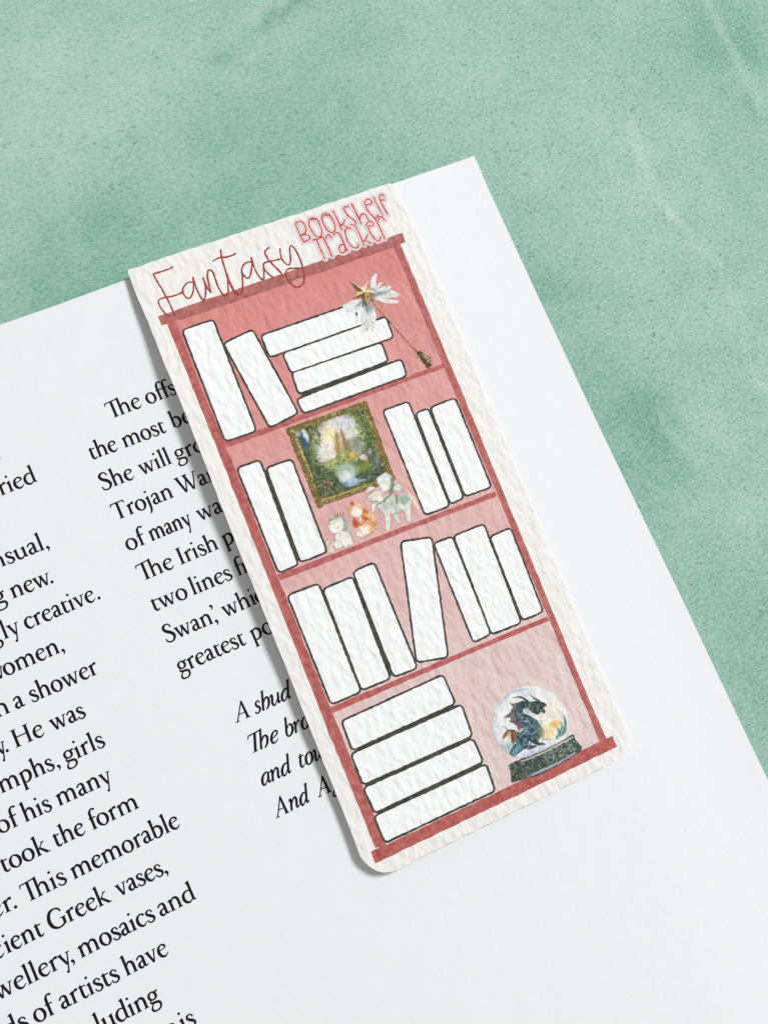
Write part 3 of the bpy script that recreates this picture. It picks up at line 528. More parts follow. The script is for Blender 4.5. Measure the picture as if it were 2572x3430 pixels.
def joint(a, c, kind):
    (p0, p1), (q0, q1) = ((a[1], a[2]), (c[0], c[3])) if kind == 'r' else ((a[3], a[2]), (c[0], c[1]))
    e = p1-p0; Ln = np.linalg.norm(e); e /= Ln
    s0 = max(0, (q0-p0)@e)+.28; s1 = min(Ln, (q1-p0)@e)-.28
    if s1 <= s0: return None
    f = lambda s_: q0+(q1-q0)*((s_-(q0-p0)@e)/((q1-q0)@e))
    return [p0+e*s0, f(s0), f(s1), p0+e*s1]
for i, q in enumerate(D['books']):
    base = densify(round_poly(q, .62), .16)
    o_ = wob(offset(base, .165), .02, 1, 100+i); in_ = wob(offset(base, -.135), .02, 1, 200+i)
    z0 = .030+.0004*i
    def outline(b):
        b.fill(o_, card_z, z0, None, .6, ink_col)
        if i in NEXT:      # the pen line shared with the next book of the row or stack
            g = joint(np.array(D['books'][i], float), np.array(D['books'][i+1], float), NEXT[i])
            if g is not None: b.fill(wob(densify(g, .3), .02, 1, 400+i), card_z, z0+.008, None, .35, joint_col)
    ol = bm_print('printed_book', outline, M_line)
    b = MB(); b.fill(in_, card_z, z0+.014, SPINE, .6); b.build('blank_spine', M_card, ol, BM0)

# --- hand lettered title
def letter(strokes, width, col, off, var=.22):
    def f(b):
        z = off
        for i, s in enumerate(strokes):
            c = catmull(s, 7); d = np.r_[0, np.cumsum(np.hypot(*np.diff(c, axis=0).T))]
            k = max(3, int(d[-1]/.07)); t = np.linspace(0, d[-1], k)
            c = np.stack([np.interp(t, d, c[:, 0]), np.interp(t, d, c[:, 1])], 1)
            r = np.random.default_rng(300+i); w = r.normal(0, 1, k)
            for _ in range(4): w = (np.r_[w[1:], w[-1]]+w+np.r_[w[0], w[:-1]])/3
            w = width*(1+var*np.clip(w/max(w.std(), 1e-6)*.5, -1, 1))
            z += .00012; cc = np.array(col)[None, :]*(1+.18*r.normal(0, 1, (k, 1)))
            cc = np.vstack([cc[:1], cc, cc[-1:]]); b.strip(c, w, card_z, z, np.vstack([cc, cc]))
    return f
def halo(b):
    z = .062
    for i, s in enumerate(D['trk']):
        c = catmull(s, 7); z += .0001; b.strip(c, .86, card_z, z, lin((231, 214, 216)))
        for e in (c[0], c[-1]):
            a = np.linspace(0, 2*math.pi, 13)[:-1]; z += .00004
            pp = e+.43*np.stack([np.cos(a), np.sin(a)], 1)
            b.add(np.column_stack([pp, card_z(pp[:, 0], pp[:, 1])+z*LZ]), [list(range(12))], lin((231, 214, 216)))
hal = bm_print('printed_halo', halo, M_card)
bm_print('printed_title', letter(D['trk'], .20, lin((207, 82, 68)), .075), M_print)
def fan(b):
    b.fill(densify(D['loop'], .3), card_z, .070, lin((218, 152, 152)), .5)
    letter(D['fan'], .235, lin((166, 70, 67)), .080)(b)
bm_print('printed_title', fan, M_print)

# ------------------------------------------------------------------ painted pictures: pigment laid into a fine grid of the print
class Paint:
    def __init__(s, A, box, cell, bgc):
        s.A = np.array(A); s.M = s.A[:, :2]; s.t = s.A[:, 2]
        c = np.array([s.map(p) for p in ((box[0], box[1]), (box[2], box[1]), (box[2], box[3]), (box[0], box[3]))])
        s.lo = c.min(0); s.hi = c.max(0); s.cell = cell
        s.nx = int((s.hi[0]-s.lo[0])/cell)+2; s.ny = int((s.hi[1]-s.lo[1])/cell)+2
        gx, gy = np.meshgrid(s.lo[0]+np.arange(s.nx)*cell, s.lo[1]+np.arange(s.ny)*cell)
        s.px, s.py = gx, gy
        Mi = np.linalg.inv(s.M); s.k = abs(np.linalg.det(s.M))**.5     # mm per drawing unit
        s.X = Mi[0, 0]*(gx-s.t[0])+Mi[0, 1]*(gy-s.t[1]); s.Y = Mi[1, 0]*(gx-s.t[0])+Mi[1, 1]*(gy-s.t[1])
        s.rgb = np.tile(lin(bgc), (s.ny, s.nx, 1)) if bgc is not None else panel_col(np.stack([gx.ravel(), gy.ravel()], 1)).reshape(s.ny, s.nx, 3)
        s.a = np.zeros((s.ny, s.nx)); s.r = np.random.default_rng(5)
        s.wx = s.X+(vnoise(gx+60, gy+60, .35, 71)-.5)*14; s.wy = s.Y+(vnoise(gx+60, gy+60, .35, 72)-.5)*14
    def map(s, p): return s.M@np.array(p, float)+s.t
    def lay(s, m, col, al=1.0, cov=True):
        m = np.clip(m, 0, 1)*al; c = lin(col)
        s.rgb += (c[None, None]-s.rgb)*m[..., None]
        if cov: s.a = np.maximum(s.a, m)
    def blob(s, x, y, rx, ry, col, al=1., soft=.25, ang=0., cov=True):
        ca, sa = math.cos(math.radians(ang)), math.sin(math.radians(ang))
        u = (s.wx-x)*ca+(s.wy-y)*sa; v = -(s.wx-x)*sa+(s.wy-y)*ca
        d = np.sqrt((u/rx)**2+(v/ry)**2); s.lay(np.clip((1-d)/soft+.5, 0, 1), col, al, cov)
    def poly(s, pts, col, al=1., cov=True):
        P = np.stack([s.wx.ravel(), s.wy.ravel()], 1)
        s.lay(inside(P, pts).reshape(s.X.shape).astype(float), col, al, cov)
    def stroke(s, pts, w, col, al=1., soft=8., cov=True, curve=True):
        c = catmull(pts, 6) if (curve and len(pts) > 2) else catmull([pts[0], pts[-1]], 6) if len(pts) == 2 else np.array(pts, float)
        ww = np.interp(np.linspace(0, 1, len(c)), np.linspace(0, 1, len(np.atleast_1d(w))), np.atleast_1d(w)) if np.ndim(w) else np.full(len(c), float(w))
        m = np.zeros(s.X.shape)
        for (a, b_, wa, wb) in zip(c[:-1], c[1:], ww[:-1], ww[1:]):
            pad = max(wa, wb)+soft+16
            k = (s.X > min(a[0], b_[0])-pad) & (s.X < max(a[0], b_[0])+pad) & (s.Y > min(a[1], b_[1])-pad) & (s.Y < max(a[1], b_[1])+pad)
            if not k.any(): continue
            v = b_-a; x = s.wx[k] if max(wa, wb) > 18 else s.X[k]; y = s.wy[k] if max(wa, wb) > 18 else s.Y[k]
            t = np.clip(((x-a[0])*v[0]+(y-a[1])*v[1])/(v@v+1e-9), 0, 1)
            d = np.hypot(x-a[0]-v[0]*t, y-a[1]-v[1]*t)-(wa+(wb-wa)*t)/2
            m[k] = np.maximum(m[k], np.clip(.5-d/soft, 0, 1))
        s.lay(m, col, al, cov)
    def dabs(s, pts, n, ln, w, cols, al=.7, ang=None, cov=False):
        pts = np.array(pts, float); lo_, hi_ = pts.min(0), pts.max(0); k = 0
        while k < n:
            p = lo_+s.r.random(2)*(hi_-lo_)
            if not inside([p], pts)[0]: continue
            k += 1; a = s.r.random()*6.28 if ang is None else math.radians(ang)+s.r.normal()*.35
            l = ln*(.5+s.r.random()); q = p+l*np.array([math.cos(a), math.sin(a)]); m = (p+q)/2+s.r.normal(0, l*.18, 2)
            s.stroke([p, m, q], w*(.6+.8*s.r.random()), cols[s.r.integers(len(cols))], al, 6., cov)
    def build(s, name, off, thr=.35, parent=None, grain=.42):
        g = (vnoise(s.px+60, s.py+60, .17, 81)-.5)*.75+(vnoise(s.px+60, s.py+60, .33, 82)-.5)*.5
        s.rgb *= (1+grain*g)[..., None]
        ok = s.a > thr; q = ok[:-1, :-1] | ok[1:, :-1] | ok[:-1, 1:] | ok[1:, 1:]
        q &= (ok[:-1, :-1].astype(int)+ok[1:, :-1]+ok[:-1, 1:]+ok[1:, 1:]) >= 2
        jj, ii = np.nonzero(q); i0 = jj*s.nx+ii
        F = np.stack([i0, i0+1, i0+s.nx+1, i0+s.nx], 1); used, inv = np.unique(F.ravel(), return_inverse=True)
        V = np.column_stack([s.px.ravel(), s.py.ravel()])[used]; z = card_z(V[:, 0], V[:, 1])+off*LZ
        b = MB(); b.add(np.column_stack([V, z]), inv.reshape(-1, 4).tolist(), s.rgb.reshape(-1, 3)[used])
        return b.build(name, M_pict, parent or mark, BM0)

# --- framed landscape painting
def painting():
    s = Paint(D['A_paint'], (0, 60, 1600, 1620), .07, (64, 80, 52))
    Q = [(55, 488), (1135, 98), (1535, 1150), (1520, 1225), (475, 1560)]; Q = [(55, 488), (1135, 98), (1535, 1190), (475, 1558)]
    s.poly(Q, (78, 97, 60))
    s.dabs(Q, 500, 70, 26, [(60, 76, 50), (104, 124, 72), (88, 106, 82), (70, 86, 64)], .75)
    for x, y, rx, ry, c, al in [(740, 660, 330, 360, (150, 160, 110), .9), (745, 640, 320, 330, (220, 218, 204), .95), (800, 470, 230, 150, (218, 216, 226), .95),
                                (650, 600, 130, 170, (242, 224, 184), .9), (610, 800, 150, 150, (236, 232, 220), .95), (560, 880, 80, 70, (226, 222, 216), .9), (960, 540, 150, 110, (226, 224, 210), .85), (1030, 660, 90, 90, (150, 168, 158), .8), (960, 720, 90, 110, (142, 150, 132), .8)]:
        s.blob(x, y, rx, ry, c, al, .6)
    for p, w, c, al in [([(735, 540), (745, 700), (760, 850)], [18, 60, 80], (184, 152, 100), .8), ([(805, 500), (840, 660), (880, 830)], [14, 60, 90], (172, 150, 104), .8), ([(690, 620), (720, 800)], [14, 50], (206, 180, 130), .7),
                        ([(770, 600), (800, 800)], [20, 60], (148, 130, 96), .6), ([(860, 640), (920, 790)], [16, 60], (140, 140, 116), .7), ([(720, 560), (770, 640)], [14, 20], (120, 104, 74), .5)]:
        s.stroke(p, w, c, al, 16)
    s.dabs([(690, 560), (850, 520), (960, 850), (720, 900)], 60, 60, 9, [(214, 196, 150), (120, 104, 70), (236, 226, 200), (150, 134, 100)], .6, 75)
    s.blob(800, 930, 230, 70, (140, 158, 82), .85, .7, -18); s.blob(690, 975, 90, 40, (216, 214, 160), .85, .7, -18); s.blob(1080, 1020, 130, 70, (138, 152, 80), .7, .8, -20)
    s.dabs([(480, 980), (1000, 820), (1050, 960), (560, 1060)], 110, 50, 13, [(104, 124, 58), (164, 176, 106), (86, 106, 54), (196, 196, 140)], .7)
    s.blob(870, 1080, 150, 120, (172, 190, 172), .9, .6); s.blob(870, 1160, 100, 90, (222, 230, 228), .95, .6); s.blob(945, 1225, 110, 55, (176, 204, 226), .9, .6, -18); s.blob(1100, 1190, 110, 24, (170, 186, 196), .7, .7, -16); s.blob(850, 1255, 50, 36, (96, 140, 170), .7, .7)
    s.stroke([(225, 540), (270, 640), (320, 740)], [70, 110, 60], (64, 98, 116), .9, 30); s.stroke([(255, 500), (300, 570), (345, 660)], [50, 60, 30], (218, 224, 234), .95, 24); s.blob(195, 560, 40, 40, (168, 186, 176), .8, .6)
    s.dabs([(940, 1180), (1330, 1000), (1480, 1060), (1120, 1190)], 90, 60, 14, [(58, 78, 52), (120, 134, 110), (84, 98, 66), (60, 80, 84)], .8, -15)
    s.dabs([(1030, 220), (1120, 180), (1340, 900), (1220, 980)], 160, 55, 14, [(58, 80, 56), (106, 126, 66), (70, 96, 84), (152, 164, 98), (94, 112, 70)], .72)
    s.dabs([(950, 330), (1060, 300), (1180, 680), (1080, 660)], 60, 50, 14, [(124, 146, 66), (168, 176, 104), (92, 112, 58)], .7)
    s.dabs([(350, 450), (520, 400), (440, 900), (330, 800)], 80, 60, 16, [(64, 82, 50), (104, 122, 70), (140, 152, 104), (54, 68, 48)], .7, 70)
    s.dabs([(300, 800), (460, 900), (760, 1200), (820, 1330), (520, 1440), (400, 1180)], 260, 50, 12, [(58, 74, 50), (112, 124, 92), (86, 104, 68), (150, 154, 124), (54, 72, 64)], .7)
    s.dabs([(500, 1260), (600, 1200), (680, 1260), (560, 1350)], 20, 26, 11, [(176, 118, 104), (206, 156, 142), (140, 92, 80)], .75)
    for p, w, c, al in [([(702, 520), (720, 600), (768, 810)], [5, 26, 36], (188, 152, 98), .85), ([(712, 530), (728, 610), (778, 810)], [3, 12, 16], (128, 102, 66), .7),
                        ([(782, 480), (802, 560), (868, 810)], [5, 30, 46], (178, 142, 90), .85), ([(794, 492), (816, 580), (884, 810)], [3, 14, 20], (120, 98, 64), .7),
                        ([(744, 590), (792, 800)], [6, 30], (202, 172, 122), .8), ([(840, 600), (900, 800)], [6, 34], (150, 128, 90), .75), ([(676, 640), (730, 820)], [5, 24], (206, 178, 128), .8), ([(880, 650), (930, 800)], [6, 30], (128, 130, 108), .7)]:
        s.stroke(p, w, c, al, 10)
    s.dabs([(700, 780), (960, 720), (1010, 850), (730, 900)], 40, 40, 12, [(150, 160, 96), (188, 190, 130), (112, 128, 72)], .7)
    s.blob(940, 862, 38, 46, (224, 184, 62), .95, .5); s.blob(1105, 880, 52, 44, (222, 206, 208), .95, .5); s.blob(1190, 800, 30, 24, (206, 170, 170), .8, .5); s.blob(1150, 925, 24, 20, (214, 168, 84), .8, .6); s.blob(1300, 950, 60, 40, (110, 122, 150), .7, .7)
    s.dabs([(1180, 780), (1380, 760), (1440, 1000), (1220, 1060)], 60, 50, 10, [(186, 182, 160), (60, 62, 48), (122, 120, 100), (96, 104, 128)], .7)
    # gilt frame
    for a_, b_, w in (((92, 520), (505, 1530), 86), ((500, 1510), (1512, 1180), 74), ((1500, 1190), (1118, 130), 80), ((1130, 135), (75, 520), 76)):
        s.stroke([a_, b_], w, (132, 112, 62), .96, 10)
    s.stroke([(180, 640), (400, 1180)], [36, 22], (206, 186, 138), .85, 14); s.stroke([(540, 1470), (1300, 1225)], 26, (196, 172, 118), .8, 16); s.stroke([(1130, 250), (1230, 460)], 24, (190, 176, 132), .8, 14)
    s.stroke([(300, 440), (520, 385)], 18, (196, 156, 104), .8, 12)
    for pg_ in ([(55, 490), (130, 465), (560, 1520), (470, 1555)], [(480, 1500), (1500, 1140), (1530, 1190), (490, 1555)], [(1080, 120), (1135, 100), (1535, 1180), (1450, 1190)], [(60, 490), (1130, 100), (1140, 170), (80, 560)]):
        s.dabs(pg_, 150, 32, 10, [(98, 80, 42), (176, 152, 96), (120, 104, 58), (84, 72, 40), (206, 188, 138), (112, 116, 66)], .75)
    s.dabs(Q, 420, 46, 7, [(40, 46, 34), (150, 148, 118), (100, 112, 76), (178, 176, 148), (70, 78, 56)], .3)
    s.build('printed_painting', .080, grain=.45)
painting()

# --- small porcelain figures printed on the second shelf
def figure(name, off, fn):
    s = Paint(D['A_fig'], (0, 40, 1659, 1400), .075, None); fn(s); s.build(name, off, .3, grain=.3)
def unicorn(s):
    O = (176, 172, 154); W = (240, 238, 228)
    for f, c in ((14, O), (0, W)):
        s.blob(300, 890, 108+f, 120+f, c, 1, .12, 15); s.blob(400, 1090, 122+f, 112+f, c, 1, .12); s.blob(325, 1180, 62+f, 58+f, c, 1, .15)
        s.stroke([(470, 1060), (495, 1110), (510, 1160)], 52+f, c, 1, 12); s.stroke([(420, 1120), (440, 1190)], 50+f, c, 1, 12)
        s.stroke([(225, 1140), (175, 1150), (180, 1230), (220, 1290)], 26+f*.6, (214, 218, 200) if f == 0 else O, 1, 10)
        s.stroke([(235, 1170), (225, 1220), (245, 1280)], 30, (226, 224, 206), .9, 10)
    s.stroke([(405, 780), (440, 880), (430, 970)], [30, 70, 40], (160, 178, 164), .95, 14); s.stroke([(480, 920), (500, 1000), (540, 960)], [50, 60, 16], (196, 200, 186), .85, 14)
    for k in range(16):
        x = 180+k*13; s.stroke([(x, 860-k*7), (x+30, 800-k*4), (x+20+(k % 3)*12, 745-k*3)], 10, [(120, 134, 104), (186, 192, 168), (92, 106, 80)][k % 3], .8, 6)
    s.stroke([(180, 885), (250, 870), (330, 800)], 10, (124, 132, 104), .7, 8); s.stroke([(165, 735), (240, 790)], [6, 22], (226, 196, 178), .9, 8); s.stroke([(350, 730), (330, 790)], [6, 22], (220, 204, 180), .9, 8)
    s.stroke([(315, 935), (345, 905)], 9, (104, 100, 92), .8, 6); s.stroke([(280, 1110), (340, 1120), (390, 1180)], 9, (140, 150, 136), .7, 8); s.blob(330, 1010, 60, 18, (204, 206, 192), .6, .6); s.blob(250, 960, 40, 40, (246, 243, 236), .9, .6)
def fairy(s):
    s.blob(590, 690, 112, 92, (206, 158, 120), .9, .2); s.blob(735, 770, 80, 118, (206, 112, 54), .95, .25, -20); s.blob(585, 850, 48, 84, (196, 82, 44), .95, .25)
    s.blob(740, 940, 132, 120, (232, 176, 130), .95, .2); s.blob(660, 1000, 78, 80, (240, 226, 214), .95, .25); s.blob(590, 690, 100, 80, (240, 220, 192), 1, .2); s.blob(605, 708, 66, 60, (246, 240, 232), 1, .3)
    s.blob(640, 610, 60, 34, (238, 202, 152), .95, .4, 30); s.blob(525, 574, 30, 30, (188, 84, 66), .95, .3); s.blob(500, 640, 34, 50, (214, 176, 134), .8, .4)
    s.stroke([(700, 730), (800, 770), (860, 900), (830, 1010)], [40, 46, 50, 20], (228, 162, 106), .9, 14); s.stroke([(800, 700), (850, 780), (830, 840)], [30, 44, 20], (238, 206, 158), .9, 14)
    s.blob(735, 950, 70, 74, (246, 236, 226), .95, .4); s.blob(660, 810, 36, 40, (238, 196, 182), .9, .5); s.blob(640, 1020, 50, 44, (246, 240, 234), .9, .5)
    s.dabs([(540, 770), (820, 720), (850, 980), (600, 1020)], 46, 44, 12, [(196, 78, 40), (232, 170, 120), (248, 238, 228), (178, 92, 54)], .7)
    s.stroke([(860, 905), (895, 870), (900, 835)], 10, (92, 70, 74), .8, 6); s.stroke([(720, 1060), (800, 1030), (890, 940)], 12, (160, 120, 100), .7, 8); s.stroke([(610, 1060), (680, 1075)], 10, (168, 132, 114), .6, 8)
def rider(s):
    O = (166, 166, 146)
    for f, c in ((12, O), (0, (228, 226, 214))):
        s.stroke([(1065, 720), (1070, 830), (1060, 950)], [90+f, 74+f, 56+f], c, 1, 12); s.stroke([(1350, 600), (1375, 720), (1380, 820)], [120+f, 80+f, 58+f], c, 1, 12)
        s.stroke([(1190, 740), (1215, 800), (1230, 850)], [60+f, 52+f, 50+f], c, .95, 12); s.stroke([(930, 590), (850, 600), (838, 672)], [70+f, 58+f, 40+f], c, 1, 12)
        s.blob(880, 455, 122+f, 66+f, c, 1, .15, -24); s.blob(980, 500, 70+f, 100+f, c, 1, .15, -30); s.blob(1090, 610, 160+f, 118+f, c, 1, .15); s.blob(1320, 540, 105+f, 130+f, c, 1, .15)
        s.blob(1225, 325, 78+f, 46+f, (216, 222, 216) if f == 0 else O, 1, .15, -5); s.poly([(905-f, 190), (1030, 100-f), (1130+f, 170), (1150+f, 270), (1090, 360+f), (980, 385+f), (925-f, 290)], (226, 230, 226) if f == 0 else O)
        s.stroke([(755, 385), (800, 350), (850, 330)], [40+f, 60+f, 24], (236, 232, 226) if f == 0 else O, 1, 10)
    s.stroke([(1390, 410), (1460, 510), (1500, 600), (1550, 655)], [34, 56, 48, 14], (236, 214, 198), .95, 14)
    s.blob(1060, 600, 100, 70, (176, 198, 186), .9, .5); s.blob(1310, 510, 84, 80, (150, 178, 160), .9, .5); s.blob(1130, 480, 74, 68, (198, 210, 206), .95, .3)
    s.stroke([(1120, 190), (1135, 290), (1100, 400)], [40, 60, 40], (108, 138, 112), .85, 18); s.stroke([(1190, 440), (1200, 560), (1200, 650)], [30, 56, 30], (116, 142, 112), .85, 16)
    s.stroke([(900, 590), (990, 540), (1100, 440), (1150, 400)], 26, (122, 138, 98), .9, 10); s.stroke([(960, 420), (1010, 480), (1010, 580)], 26, (150, 150, 118), .7, 14); s.blob(800, 495, 26, 20, (206, 176, 162), .7, .5)
    s.blob(920, 410, 60, 34, (240, 206, 196), .85, .5); s.blob(940, 500, 46, 34, (246, 240, 226), .9, .5); s.blob(1030, 320, 62, 48, (244, 242, 230), .95, .5); s.blob(1000, 190, 60, 40, (236, 240, 240), .8, .6)
    s.stroke([(920, 285), (940, 310)], 16, (104, 96, 92), .85, 8); s.stroke([(790, 430), (840, 370)], 16, (116, 112, 104), .8, 8); s.stroke([(1110, 740), (1210, 720), (1310, 690)], 10, (134, 112, 92), .7, 8)
    s.blob(1190, 640, 50, 60, (206, 216, 206), .8, .5); s.blob(1100, 690, 60, 34, (236, 228, 210), .8, .5); s.stroke([(1420, 640), (1430, 740), (1430, 830)], 10, (128, 116, 96), .6, 8)
    s.dabs([(930, 560), (1180, 520), (1180, 700), (980, 700)], 40, 40, 10, [(120, 150, 130), (236, 238, 232), (160, 180, 160)], .55)
    s.dabs([(920, 200), (1120, 160), (1110, 360), (960, 370)], 26, 40, 10, [(160, 176, 160), (246, 248, 244), (196, 204, 190)], .5)
    s.blob(1305, 330, 22, 36, (196, 180, 150), .7, .5)
figure('printed_unicorn', .082, unicorn); figure('printed_fairy', .086, fairy); figure('printed_rider', .090, rider)

# --- snow globe with a dragon
def globe():
    s = Paint(D['A_globe'], (80, 80, 1640, 1720), .065, None)
    s.blob(738, 722, 596, 592, (236, 238, 238), 1, .03)
    s.stroke([(300, 1130), (190, 900), (170, 660), (250, 440), (430, 240), (680, 165)], [40, 70, 60, 50, 50, 40], (214, 222, 226), .8, 40, False)
    s.stroke([(220, 480), (330, 330), (440, 240), (640, 180)], [10, 30, 34, 20], (160, 176, 192), .7, 22, False); s.blob(640, 260, 160, 50, (206, 216, 224), .7, .8, -25, False)
    s.blob(1090, 640, 170, 300, (238, 232, 212), .8, .7, -8, False)
    for k in range(16): s.stroke([(960+k*20, 330+k*16), (1000+k*20, 700+k*4)], 10, [(226, 218, 196), (248, 246, 238), (214, 214, 210)][k % 3], .45, 10, False)
    s.blob(1120, 740, 90, 62, (238, 192, 108), .9, .6, -15, False); s.blob(1020, 880, 110, 100, (242, 218, 168), .9, .6, 0, False); s.blob(930, 720, 90, 90, (240, 236, 220), .8, .7, 0, False)
    s.blob(380, 1110, 130, 150, (150, 184, 190), .75, .8, 30, False); s.blob(330, 940, 90, 120, (236, 236, 234), .8, .7, 0, False)
    s.blob(820, 1200, 380, 90, (212, 218, 228), .95, .5, -22, False); s.blob(700, 1240, 160, 50, (196, 204, 226), .7, .7, -25, False); s.blob(1180, 1010, 180, 50, (230, 232, 236), .9, .6, -25, False)
    for p, w in (([(1265, 590), (1290, 720), (1270, 860), (1200, 930)], [14, 44, 60, 40]), ([(1215, 710), (1240, 800), (1190, 900)], [12, 34, 30]), ([(1165, 800), (1190, 880), (1150, 960)], [14, 40, 50])):
        s.stroke(p, w, (88, 142, 138), .85, 12, False)
    s.stroke([(1275, 640), (1300, 760), (1260, 880)], 14, (52, 100, 104), .7, 8, False); s.stroke([(1230, 780), (1190, 900)], 12, (60, 110, 96), .7, 8, False)
    # wings
    s.poly([(400, 410), (545, 408), (570, 500), (520, 640), (560, 720), (400, 705), (425, 640), (300, 638), (410, 565), (455, 480)], (122, 106, 106), .95, False)
    s.poly([(405, 705), (520, 690), (700, 790), (540, 840), (520, 770)], (112, 78, 98), .95, False)
    s.poly([(285, 1000), (315, 900), (375, 828), (490, 835), (555, 880), (535, 1000), (455, 1055), (420, 950), (385, 890), (330, 960)], (132, 92, 72), .95, False); s.blob(395, 930, 34, 70, (220, 186, 140), .8, .6, 10, False)
    for p in ([(400, 412), (470, 418), (560, 405)], [(300, 640), (390, 590), (520, 500)], [(410, 705), (500, 690), (560, 700)], [(275, 795), (320, 780), (370, 830), (480, 838)]): s.stroke(p, [5, 10, 20], (58, 50, 58), .9, 7, False)
    s.stroke([(440, 850), (450, 950), (455, 1050)], [30, 34, 10], (92, 60, 44), .7, 12, False); s.stroke([(340, 660), (400, 600), (440, 480)], 8, (70, 60, 66), .5, 8, False)
    # body
    C = (66, 88, 98)
    s.stroke([(600, 430), (550, 520), (580, 630), (690, 690), (790, 750)], [120, 135, 160, 180, 170], C, 1, 12, False)
    s.stroke([(760, 700), (840, 830), (840, 960)], [120, 150, 90], (84, 110, 112), 1, 12, False); s.stroke([(700, 820), (630, 930), (590, 1060), (490, 1170), (430, 1260)], [170, 225, 185, 130, 70], C, 1, 14, False)
    s.stroke([(700, 900), (780, 1000), (860, 1050), (960, 1060)], [120, 90, 60, 24], (58, 76, 86), 1, 12, False); s.stroke([(620, 1080), (720, 1110), (820, 1090)], [90, 80, 30], (60, 80, 92), 1, 14, False)
    s.poly([(545, 400), (640, 372), (740, 385), (850, 365), (930, 395), (985, 415), (990, 450), (940, 468), (968, 530), (962, 580), (900, 545), (850, 590), (770, 560), (700, 500), (640, 490), (580, 500)], (62, 76, 74), 1, False)
    s.blob(640, 540, 60, 30, (236, 238, 236), .0, .5, 20, False)
    s.stroke([(438, 330), (510, 310), (610, 325), (700, 385)], [6, 16, 30, 40], (50, 68, 72), 1, 8, False); s.stroke([(715, 255), (770, 310), (870, 372)], [4, 24, 50], (72, 94, 88), .95, 8, False)
    for k in range(11): x = 640+k*30; s.stroke([(x, 500+(k % 3)*16), (x+16, 585+(k*37 % 40))], [16, 3], (66, 82, 74), .85, 6, False)
    for k in range(12): y = 680+k*28; s.stroke([(880+k*4, y), (945+k*3, y+12)], [14, 3], (120, 142, 134), .75, 6, False)
    for k in range(9): s.stroke([(700+k*22, 640+k*16), (716+k*22, 604+k*15)], [12, 2], (90, 116, 122), .8, 6, False)
    s.blob(905, 880, 50, 80, (132, 140, 104), .7, .6, 0, False); s.stroke([(860, 1000), (910, 1010), (960, 1015)], [20, 26, 8], (228, 204, 164), .8, 8, False); s.stroke([(930, 970), (1000, 990), (1100, 980)], [8, 12, 4], (60, 70, 66), .8, 7, False)
    s.stroke([(560, 870), (620, 820), (690, 810)], [20, 26, 6], (240, 238, 232), .9, 8, False)
    s.dabs([(520, 500), (640, 640), (860, 780), (860, 960), (700, 1060), (460, 1240), (420, 1220), (560, 960), (640, 800), (520, 640)], 170, 50, 14, [(36, 50, 60), (104, 140, 156), (74, 110, 124), (44, 62, 70), (132, 160, 172), (60, 92, 108), (158, 182, 190)], .7)
    s.dabs([(560, 410), (960, 400), (950, 540), (700, 490)], 60, 36, 11, [(40, 50, 50), (104, 124, 116), (140, 150, 144), (54, 70, 64)], .7); s.dabs([(430, 1180), (560, 1080), (540, 1160), (440, 1280)], 24, 60, 12, [(86, 140, 156), (120, 176, 186)], .6, -40)
    # carved stand
    stand = [(392, 1382), (560, 1305), (900, 1180), (1200, 1030), (1410, 905), (1425, 910), (1442, 985), (1500, 1045), (1556, 1110), (1530, 1185), (1475, 1205), (1300, 1320), (860, 1555), (640, 1600), (450, 1665), (428, 1630), (420, 1480)]
    s.poly(stand, (68, 86, 80), 1)
    s.dabs(stand, 480, 40, 11, [(44, 52, 44), (120, 134, 120), (62, 76, 66), (150, 158, 148), (88, 104, 92), (50, 62, 62)], .75)
    s.dabs([(900, 1200), (1380, 1000), (1440, 1150), (1000, 1380)], 80, 44, 14, [(150, 156, 136), (178, 180, 184), (116, 134, 122), (100, 116, 96)], .6)
    s.stroke([(600, 1330), (900, 1210), (1200, 1060), (1405, 955)], [14, 26, 26, 22], (214, 212, 196), .9, 8, False); s.stroke([(590, 1312), (900, 1188), (1200, 1032), (1400, 920)], [20, 14, 12, 30], (86, 78, 58), .85, 8, False)
    s.stroke([(680, 1580), (860, 1500), (1150, 1370), (1450, 1195)], [12, 34, 34, 20], (186, 190, 204), .8, 14, False); s.stroke([(440, 1650), (640, 1590), (860, 1545), (1300, 1318), (1480, 1200)], [24, 20, 24, 20, 16], (46, 50, 44), .8, 8, False)
    s.dabs([(395, 1385), (560, 1320), (700, 1560), (450, 1660)], 110, 36, 12, [(36, 40, 34), (58, 66, 54), (128, 128, 110)], .65)
    s.build('printed_snow_globe', .084, grain=.3)
globe()

